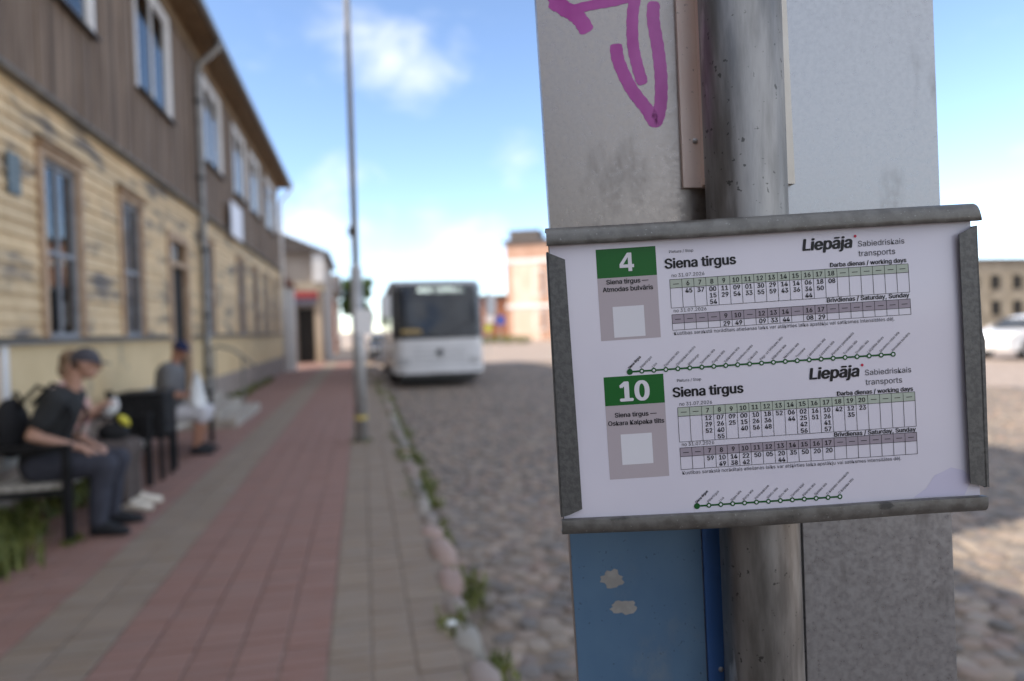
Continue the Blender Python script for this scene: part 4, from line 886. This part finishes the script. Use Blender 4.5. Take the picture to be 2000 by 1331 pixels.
# ------------------------------------------------------------------ bus
BX, BY = 2.05, 18.7; BW = 1.235
bus = thing('parked_bus', 'white single-decker bus with a wide dark windscreen parked at the kerb', 'bus', (BX, BY, ROADZ)); bus.scale = (1.02, 1, 1.035)
def fy(x, z):                                               # front surface, y back from the foremost point
    sl = 0 if z < 1.3 else (z - 1.3) ** 1.25 * .17
    if z > 2.7: sl += (z - 2.7) ** 1.5 * 2.2
    a = abs(x) / BW; return sl + .10 * a ** 2 + (.28 * max(0, (a - .8) / .2) ** 2.2)
def patch(x0, x1, z0, z1, off, nx=14, nz=8): return MB().grid(lambda u, v: (x0 + (x1 - x0) * u, fy(x0 + (x1 - x0) * u, z0 + (z1 - z0) * v) - off, z0 + (z1 - z0) * v), nx, nz)
BL = 12.0
shell = MB(); nx = 20; zs = [.28, .5, .8, 1.1, 1.3, 1.6, 1.9, 2.2, 2.5, 2.7, 2.8, 2.87]; xs = [-BW + 2 * BW * i / nx for i in range(nx + 1)]
zs[0] = .40
for z in zs:
    for x in xs: shell.v.append((x, fy(x, z), z))
for i in range(len(zs) - 1):
    for j in range(nx): a = i * (nx + 1) + j; shell.f.append((a, a + 1, a + nx + 2, a + nx + 1))
k = len(shell.v)
for z in zs:
    for x in (-BW, BW): shell.v.append((x * (1 if z < 2.8 else .96), BL, z))
for i in range(len(zs) - 1):
    a = i * (nx + 1); shell.f.append((a, a + nx + 1, k + 2 * i + 2, k + 2 * i)); b_ = a + nx; shell.f.append((b_, k + 2 * i + 1, k + 2 * i + 3, b_ + nx + 1)); shell.f.append((k + 2 * i, k + 2 * i + 2, k + 2 * i + 3, k + 2 * i + 1))
top = (len(zs) - 1) * (nx + 1); shell.f.append(tuple(top + j for j in range(nx + 1)) + (k + 2 * len(zs) - 1, k + 2 * len(zs) - 2)); shell.f.append(tuple(reversed(range(nx + 1))) + (k, k + 1))
shell.build('body_shell', M_bwhite, bus, off=None)
patch(-1.22, 1.22, 1.30, 2.86, .006, 20, 12).build('windscreen_surround', M_bblk, bus, True, off=None)
ws = patch(-1.16, 1.16, 1.42, 2.42, .012); ws.build('windscreen', M_bgl, bus, True, off=None); patch(-1.10, 1.10, 2.46, 2.74, .012).build('display_window', M_bgl, bus, True, off=None)
# lit destination matrix: blocks of dots, no legible figures
dsp = MB(); rr = random.Random(5)
for x0, x1, thr in ((-.56, -.14, .62), (-.06, .72, .5)):
    x = x0
    while x < x1:
        for zi in range(5):
            if rr.random() < thr: z = 2.53 + zi * .030; dsp.add([(x, fy(x, z) - .016, z), (x + .026, fy(x, z) - .016, z), (x + .026, fy(x, z + .024) - .016, z + .024), (x, fy(x, z + .024) - .016, z + .024)], [(0, 1, 2, 3)])
        x += .033
stuff(dsp.build('destination_dots', M_led, bus, off=None))
patch(-1.18, 1.18, .38, .58, .03).build('bumper', M_bwhite, bus, True, off=None); patch(-1.12, 1.12, .30, .379, .02, 14, 1).build('bumper_skirt', M_bblk, bus, True, off=None)
patch(-1.0, 1.0, 1.30, 1.355, .012, 14, 1).build('wiper_tray', M_bblk, bus, True, off=None)
for zz in (.66, .78, .90, 1.02): patch(-.72, .72, zz, zz + .012, .006, 10, 1).build('grille_line', M_bblk, bus, off=None)
M_hl = mat('headlight', (.42, .43, .44), (.55, .56, .57), 20, .1, spec=1., coord='obj')
for sg in (-1, 1):
    patch(sg * .80, sg * 1.14, .62, .80, .012, 8, 3).build('headlight', M_hl, bus, True, off=None); patch(sg * .95, sg * 1.12, .44, .51, .04, 5, 2).build('fog_light', M_hl, bus, True, off=None)
    mr = MB(); mr.tube([(sg * 1.15, .2, 2.62), (sg * 1.33, -.05, 2.60), (sg * 1.38, -.12, 2.40)], .025, 8); mr.build('mirror_arm', M_bblk, bus, True, off=None)
    MB().box((sg * 1.40 - .13, -.22, 1.88), (sg * 1.40 + .13, -.08, 2.45)).build('mirror', M_bwhite, bus, bevel=.04, off=None)
    MB().tube([(sg * .15, fy(.2, 1.36) - .03, 1.36), (sg * .60, fy(.6, 1.6) - .035, 1.60), (sg * .95, fy(.95, 1.78) - .035, 1.80)], .014, 6).build('wiper', M_bblk, bus, off=None)
MB().lathe((0, fy(0, .93) - .03, .93), [(.0, -.002), (.085, 0), (.095, .015), (.095, .028)], 20, 'y').build('emblem', M_bblk, bus, off=None)
MB().box((-.26, fy(0, .4) - .06, .42), (.26, fy(0, .4) - .032, .53)).build('number_plate', M_bwhite, bus, off=None)
MB().box((-1.0, fy(.8, 1.5) - .05, 1.45), (-.45, fy(.8, 1.5) - .005, 1.56)).build('dashboard_card', mat('ochre_card', (.42, .30, .12), rough=.7), bus, off=None)
for sg in (-1, 1):
    for k in range(6): MB().box((sg * 1.243 - .008, .95 + k * 1.78, 1.28), (sg * 1.243 + .008, .95 + k * 1.78 + 1.66, 2.35)).build('side_window', M_bgl, bus, off=None)
    for yy in (2.7, 8.9):
        w = D.objects.new('wheel', None); COL.objects.link(w); w.parent = bus; w.location = (sg * 1.09, yy, .48)
        MB().lathe((0, 0, 0), [(.28, -.15), (.46, -.15), (.48, -.1), (.48, .1), (.46, .15), (.28, .15)], 28, 'x').build('tyre', M_tyre, w, True, off=None); MB().lathe((0, 0, 0), [(.0, -.13), (.12, -.13), (.27, -.155), (.285, -.155), (.285, .155), (.27, .155), (.12, .13), (.0, .13)], 24, 'x').build('rim', M_rim, w, off=None)
MB().box((-1.25, .38, .34), (-1.236, .90, 2.4)).build('door', M_bgl, bus, off=None); MB().box((-1.05, .6, .12), (1.05, 11.6, .395)).build('chassis', M_bblk, bus, off=None)
MB().box((-.7, 3, 2.875), (.7, 5, 3.02)).build('roof_unit', M_bwhite, bus, bevel=.05, off=None)

# ------------------------------------------------------------------ cars
def car(label, loc, rz, paint, suv=False):
    t = thing('parked_car', label, 'car', loc); t.rotation_euler = (0, 0, rz); hl_, hw = (2.25, .9) if suv else (2.15, .86); zr = 1.62 if suv else 1.44
    prof = [(-hl_, .32), (-hl_ - .02, .62), (-hl_ + .06, .86), (-hl_ + .15, .98), (-1.95 if suv else -1.45, 1.02), (-1.55 if suv else -.95, zr - .06), (-.9, zr), (.2, zr), (.55, zr - .06), (1.15, 1.03), (hl_ - .25, .90), (hl_, .72), (hl_ + .02, .45), (hl_ - .05, .30)]
    b = MB(); nn = len(prof)
    for s_x, ins in ((-1, .0), (-1, .02), (1, .02), (1, .0)): pass
    rows = [(-hw, 0), (-hw * .6, .035), (0, .05), (hw * .6, .035), (hw, 0)]
    for y, bo in rows:
        for x, z in prof: k_ = max(0, (z - .95) / (zr - .95)); b.v.append((x, y * (1 - .17 * k_), z + (bo if z > zr - .1 else 0)))
    for i in range(len(rows) - 1):
        for j in range(nn): b.f.append((i * nn + j, i * nn + (j + 1) % nn, (i + 1) * nn + (j + 1) % nn, (i + 1) * nn + j))
    b.f.append(tuple(range(nn))[::-1]); b.f.append(tuple((len(rows) - 1) * nn + j for j in range(nn))); b.build('body', paint, t, bevel=.03, off=None)
    for sg in (-1, 1):
        yb, yt = sg * (hw * .985 + .004), sg * (hw * .86 + .004)
        for x0, x1, xt0, xt1 in ((-1.42, -.55, -1.18, -.55), (-.47, .95, -.47, .48)): MB().prism([(x0, yb, 1.04), (x1, yb, 1.04), (xt1, yt, zr - .09), (xt0, yt, zr - .09)], (0, sg * .012, 0)).build('side_window', M_bgl, t, off=None)
        for x in (-1.35, 1.35):
            w = D.objects.new('wheel', None); COL.objects.link(w); w.parent = t; w.location = (x, sg * (hw - .08), .34)
            MB().lathe((0, 0, 0), [(.20, -.11), (.33, -.11), (.34, -.07), (.34, .07), (.33, .11), (.20, .11)], 24, 'y').build('tyre', M_tyre, w, True, off=None); MB().lathe((0, 0, 0), [(.0, -.10), (.20, -.115), (.20, .115), (.0, .10)], 20, 'y').build('rim', M_rim, w, off=None)
        MB().box((hl_ - .10, sg * .62 - .18, .66), (hl_ + .03, sg * .62 + .18, .80)).build('headlight', M_hl, t, bevel=.03, off=None); MB().box((-hl_ - .03, sg * .68 - .12, .72), (-hl_ + .1, sg * .68 + .12, .92)).build('tail_light', mat('tail_red', (.35, .02, .02), rough=.25, coord='obj'), t, bevel=.03, off=None)
        MB().box((.78, sg * (hw + .09) - .09, 1.0), (.92, sg * (hw + .09) + .09, 1.14)).build('mirror', paint, t, bevel=.03, off=None)
    MB().prism([(1.17, -.70, 1.045), (1.17, .70, 1.045), (.60, .62, zr - .065), (.60, -.62, zr - .065)], (.03, 0, .02)).build('windscreen', M_bgl, t, off=None)
    return t
M_cw = mat('car_white', (.70, .70, .70), (.74, .74, .74), 2, .3, coat=.4, coord='obj'); M_cd = mat('car_dark', (.025, .027, .03), (.035, .037, .04), 2, .25, coat=.5, coord='obj')
car('white car parked on the sunny square at the right edge', (22.9, 19.3, ROADZ), PI, M_cw)
car('dark car parked at the kerb behind the bus', (1.15, 35.6, ROADZ), -PI / 2, M_cd)

# ------------------------------------------------------------------ buildings beyond
def far_house(name, label, x0, x1, y0, y1, h, wall, roof, ridge=None, wins=(), wmat=None, frame=None, face='front', storeys=1):
    t = thing(name, label, 'building', ((x0 + x1) / 2, (y0 + y1) / 2, 0))
    MB().box((x0, y0, -.14), (x1, y1, h)).build('wall', wall, t)
    if ridge is not None:
        ov = .35
        if ridge[0] == 'y': xm = (x0 + x1) / 2; MB().prism([(x0 - ov, y0 - ov, h), (xm, y0 - ov, h + ridge[1]), (x1 + ov, y0 - ov, h)], (0, y1 - y0 + 2 * ov, 0)).build('roof', roof, t)
        else: ym = (y0 + y1) / 2; MB().prism([(x0 - ov, y0 - ov, h), (x0 - ov, ym, h + ridge[1]), (x0 - ov, y1 + ov, h)], (x1 - x0 + 2 * ov, 0, 0)).build('roof', roof, t)
    else: MB().box((x0 - .25, y0 - .25, h + .001), (x1 + .25, y1 + .25, h + .45)).build('cornice', roof, t)
    for f, a, b, z0, z1 in wins:
        w = D.objects.new('window', None); COL.objects.link(w); w.parent = t
        if f == 'front':
            w.location = Vector(((a + b) / 2, y0, z0)) - t.location; MB().box((a, y0 - .03, z0), (b, y0 + .02, z1)).build('pane', wmat or M_glass, w); k = MB(); e = .12; k.box((a - e, y0 - .07, z0 - e), (a, y0 - .001, z1 + e)); k.box((b, y0 - .07, z0 - e), (b + e, y0 - .001, z1 + e)); k.box((a, y0 - .07, z1), (b, y0 - .001, z1 + e)); k.box((a, y0 - .09, z0 - e), (b, y0 - .001, z0)); k.build('frame', frame or M_wfr, w)
        else:
            X = x0 if f == 'left' else x1; s = -1 if f == 'left' else 1; w.location = Vector((X, (a + b) / 2, z0)) - t.location; MB().box((min(X, X + .03 * s), a, z0), (max(X, X + .03 * s), b, z1)).build('pane', wmat or M_glass, w); k = MB(); e = .12
            xa, xb = sorted((X, X + .07 * s)); k.box((xa, a - e, z0 - e), (xb, a, z1 + e)); k.box((xa, b, z0 - e), (xb, b + e, z1 + e)); k.box((xa, a, z1), (xb, b, z1 + e)); k.box((xa, a, z0 - e), (xb, b, z0)); k.build('frame', frame or M_wfr, w)
    return t
M_tan = mat('tan_render', (.38, .32, .24), (.46, .40, .31), 1, .85); M_grey = mat('grey_render', (.31, .27, .235), (.38, .335, .295), 1, .85); M_brick = mat('brick', (.30, .13, .075), (.40, .19, .11), 3, .85)
M_peach = mat('peach_render', (.62, .45, .35), (.70, .54, .44), .6, .85); M_crm = mat('cream_render', (.46, .37, .26), (.54, .44, .33), .6, .85); M_rroof = mat('dark_roof', (.07, .06, .055), (.11, .095, .09), 2, .8); M_sandst = mat('ochre_stone', (.24, .205, .155), (.33, .285, .22), .8, .9, bump=.2); M_wht = mat('white_render', (.66, .65, .64), (.74, .73, .72), 1, .8)
# shop-house that closes the pavement view
o = far_house('shop_house', 'tan house with corner columns, dark doorway and red awning past the wooden house', -11, -1.85, 36, 46, 5.55, M_grey, M_rroof, ('y', 2.1), [('front', -5.2, -4.4, 3.6, 5.0)], None)
MB().box((-5.2, 35.80, 3.62), (-1.78, 35.998, 4.05)).build('string_course', M_tan, o); MB().box((-3.15, 35.93, .0), (-2.38, 35.997, 2.75)).build('doorway', M_dark, o)
for x in (-2.16, -3.42): MB().box((x - .16, 35.78, -.1), (x + .16, 35.996, 3.60)).build('pilaster', M_crm, o)
MB().box((-2.36, 35.75, 4.07), (-1.80, 35.995, 5.5)).build('white_corner_block', M_wht, o)
aw = thing('shop_awning', 'faded red awning over the dark doorway of the tan house', 'awning', (-2.7, 35.7, 3.1)); MB().prism([(-3.25, 35.79, 3.62), (-3.25, 35.35, 3.28), (-3.25, 35.35, 3.22), (-3.25, 35.79, 3.2)], (1.1, 0, 0)).build('canopy', mat('awning_red', (.13, .008, .011), (.17, .014, .016), 3, .8), aw); MB().box((-3.24, 35.36, 2.92), (-2.16, 35.40, 3.215)).build('valance', mat('awning_blue', (.10, .10, .14), rough=.7), aw)
# white gate pier at the end of the wooden house
gp = thing('gate_pier', 'tall white gate pier at the far corner of the wooden house', 'gate pier', (HX, 28.85, 0)); MB().box((HX - .05, 28.62, -.05), (HX + .44, 29.1, 3.35)).build('shaft', M_wht, gp); MB().prism([(HX - .3, 28.5, 3.351), (HX + .62, 28.5, 3.351), (HX + .2, 28.5, 3.75), (HX - .3, 28.5, 3.9)], (0, .75, 0)).build('tiled_cap', mat('red_tile', (.16, .06, .045), (.22, .09, .06), 6, .8), gp)
o = far_house('row_house', 'narrow grey house with brick corner farther along the left row', -9, -1.85, 50, 60, 4.4, M_grey, M_rroof, ('x', 1.6), [('right', 52, 53.2, 1.2, 2.8), ('right', 55, 56.2, 1.2, 2.8)]); MB().box((-2.35, 49.9, -.1), (-1.80, 49.997, 3.9)).build('brick_corner', M_brick, o); MB().box((-2.9, 51, 5.2), (-2.2, 51.7, 6.6)).build('chimney', M_rroof, o)
far_house('cream_house', 'sunlit cream gabled house seen between the lamp post and the bus', 2.5, 6.2, 74, 84, 4.4, M_crm, M_crm, ('y', 1.9), [('front', 3.0, 3.6, 1.2, 2.9), ('front', 4.6, 5.2, 1.2, 2.9)])
far_house('grey_hall', 'low grey building far down the street behind the bus roof', 6.6, 11.5, 92, 100, 5.2, M_grey, M_rroof, ('x', 1.6), [('front', 8.6, 9.4, 2, 3.6)])
far_house('brick_shed', 'low dark brick building to the right of the bus', 12.4, 17.4, 80.5, 88, 5.0, M_brick, M_rroof, None, [('front', 14.6, 15.3, 2.2, 4.2)], M_wht)
M_brick2 = mat('warm_brick', (.40, .235, .165), (.48, .31, .23), 2, .85)
wl = []
for k in range(5):
    for z0, z1 in ((1.2, 3.2), (5.3, 8.0)): wl.append(('front', 19.9 + k * 2.4, 21.2 + k * 2.4, z0, z1))
for k in range(3): wl.append(('left', 80 + k * 3, 81.4 + k * 3, 5.3, 8.0))
o = far_house('brick_corner_building', 'sunlit peach and brick corner building behind the sign post', 16.6, 32, 77.5, 92, 11.3, M_brick2, M_rroof, None, wl, mat('brown_shutter', (.20, .11, .08), (.27, .16, .12), 2, .6), M_wht); MB().box((17.3, 77.44, -.1), (20.6, 77.495, 9.0)).build('pale_front', M_peach, o); MB().box((16.5, 77.35, 3.7), (32.1, 77.499, 4.15)).build('string_course', M_wht, o); MB().box((16.5, 77.35, 9.0), (32.1, 77.499, 9.5)).build('string_course', M_wht, o); MB().box((17.0, 78, 11.76), (20.6, 82, 13.0)).build('roof_turret', M_rroof, o); o.rotation_euler = (0, 0, -.42); _c = Vector((16.6 - 24.3, 77.5 - 84.75, 0)); _c.rotate(Euler((0, 0, -.42))); o.location = Vector((16.9, 79.5, 0)) - _c
wl = [('front', 50 + k * 3.1, 51.5 + k * 3.1, z, z + 1.7) for k in range(12) for z in (1.2, 4.2)]
far_house('ochre_hall', 'long ochre stone building across the square at the right edge', 47, 96, 66, 78, 7.4, M_sandst, M_rroof, None, wl, M_dark, M_sandst)
far_house('pink_row', 'pale pink row of houses behind the square', 34, 46.5, 90, 98, 6.2, M_peach, M_rroof, ('x', 2), [('front', 34 + k * 2.6, 35.2 + k * 2.6, 1.2, 3) for k in range(4)])

# ------------------------------------------------------------------ road signs and hedge
sg_ = thing('blue_road_sign', 'blue square road sign in front of the brick building', 'road sign', (11.7, 58, ROADZ)); MB().tube([(11.7, 58, -.12), (11.7, 58, 2.6)], .035, 8).build('post', M_galv, sg_); MB().box((11.35, 57.93, 1.75), (12.05, 57.96, 2.5)).build('plate', mat('sign_blue', (.02, .09, .42), rough=.4), sg_)
sg_ = thing('yellow_road_sign', 'round yellow-green sign just right of the bus', 'road sign', (6.95, 38, ROADZ)); MB().tube([(6.95, 38, -.12), (6.95, 38, 1.7)], .03, 8).build('post', M_galv, sg_); MB().lathe((6.95, 37.94, 1.48), [(.0, -.012), (.2, -.012), (.2, .012), (0, .012)], 24, 'y').build('plate', mat('sign_yellow', (.55, .60, .06), rough=.5), sg_)
def leaves(b, c, r, n, size, seed, fill=.55):
    q = np.random.default_rng(seed)
    for _ in range(n):
        d = q.normal(size=3); d /= np.linalg.norm(d); k = fill + (1 - fill) * q.random(); p = Vector((c[0] + d[0] * r[0] * k, c[1] + d[1] * r[1] * k, c[2] + d[2] * r[2] * k)); a = Vector(q.normal(size=3)).normalized(); e = a.orthogonal().normalized(); s = size * q.uniform(.6, 1.3)
        b.add([p - a * s, p + e * s * .5, p + a * s, p - e * s * .5], [(0, 1, 2, 3)])
hb = MB()
for k in range(9): leaves(hb, (10.6 + k * .55, 62, .35), (.45, .4, .45), 150, .09, 50 + k)
o = hb.build('low_hedge', M_tree); tag(o, 'low green hedge at the foot of the brick building', 'hedge')
tr = thing('street_tree', 'green leafy tree standing behind the lamp post', 'tree', (-.55, 58, 0)); b = MB(); b.tube([(-.55, 58, -.1), (-.5, 58, 1.6), (-.62, 58.1, 3.2), (-.5, 58, 4.8)], [.16, .13, .10, .04], 10)
for k in range(7): a_ = k * .9; b.tube([(-.55, 58, 2.0 + .3 * k), (-.55 + .6 * math.cos(a_), 58 + .6 * math.sin(a_), 2.7 + .3 * k)], [.05, .02], 6)
b.build('trunk', M_bark, tr, True); b = MB(); q = np.random.default_rng(4)
for k in range(34): leaves(b, (-.36 + q.uniform(-.95, .95), 58 + q.uniform(-.8, .8), 3.9 + q.uniform(-1.9, 1.7)), (.55, .55, .5), 230, .17, 100 + k, .3)
b.build('crown', M_tree, tr)

# ------------------------------------------------------------------ weeds and litter
def tufts(name, spots, h, seed, spread=.05, per=26, w=.006):
    q = random.Random(seed); b = MB()
    for x, y, z, s in spots:
        for _ in range(int(per * s)):
            px_, py_ = x + q.gauss(0, spread * s), y + q.gauss(0, spread * s * 1.6); a = q.uniform(0, 6.28); ln = h * s * q.uniform(.4, 1.1); ben = ln * q.uniform(.2, .9); dx, dy = math.cos(a), math.sin(a); ww = w * q.uniform(.7, 1.5)
            b.add([(px_ - dy * ww, py_ + dx * ww, z), (px_ + dy * ww, py_ - dx * ww, z), (px_ + dx * ben * .5 + dy * ww, py_ + dy * ben * .5 - dx * ww, z + ln * .65), (px_ + dx * ben * .5 - dy * ww, py_ + dy * ben * .5 + dx * ww, z + ln * .65), (px_ + dx * ben, py_ + dy * ben, z + ln)], [(0, 1, 2, 3), (3, 2, 4)])
    return stuff(b.build(name, M_leaf))
q = random.Random(11); sp = []
for _ in range(46): y = q.choice((3.0, 3.9, 4.1, 4.9, 5.3, 6.1)) + q.gauss(0, .16); sp.append((q.choice((.385, .55, .56, .57)) + q.gauss(0, .012), y, -.05, q.uniform(.25, .8)))
for _ in range(170): y = q.choice((6.4, 7.2, 7.9, 8.6, 9.4, 10.2, 11.5, 12.6, 13.4, 14.8, 16)) + q.gauss(0, .3); sp.append((q.choice((.38, .40, .53, .55)) + q.gauss(0, .035), y, -.04, q.uniform(.4, 1.1)))
for _ in range(60): y = q.uniform(16, 22); sp.append((.42 + q.gauss(0, .07), y, -.03, q.uniform(.5, 1.2)))
sp += [(.40, 3.42, -.01, 1.0), (.44, 3.46, -.01, .9), (.56, 3.75, -.05, 1.2), (.575, 3.95, -.05, 1.2), (.55, 4.15, -.05, 1.)]
o = tufts('kerb_weeds', sp, .075, 5, .04, 30); o['label'] = 'green weeds growing along the rough kerb stones'; o['category'] = 'weeds'
sp = [(-.06 + .11 * math.cos(k), 9.56 + .11 * math.sin(k), -.01, .7) for k in range(8)]; o = tufts('lamp_base_weeds', sp, .06, 6, .03); o['label'] = 'small weeds round the foot of the lamp post'; o['category'] = 'weeds'
sp = [(q.uniform(-3.0, -2.5), q.uniform(4.6, 8.2), -.01, q.uniform(.5, 1.3)) for _ in range(90)] + [(q.uniform(-2.75, -2.35), q.uniform(4.9, 5.45), -.01, q.uniform(1, 1.7)) for _ in range(26)] + [(q.gauss(-2.16, .03), q.gauss(5.62, .03), 0, .4) for _ in range(4)] + [(q.uniform(-3.05, -2.9), q.uniform(14.2, 24), -.01, q.uniform(.5, 1.3)) for _ in range(40)]
o = tufts('wall_weeds', sp, .16, 7, .05, 34, .008); o['label'] = 'long grass growing under the benches along the house wall'; o['category'] = 'grass'
o = crumple((0, 0, 0), (.028, .022, .016), 8).build('litter_scrap', M_wbag, None, True); o.location = tuple(on_z(881, 1218, .016)); tag(o, 'small crumpled white scrap of litter by the kerb', 'litter')
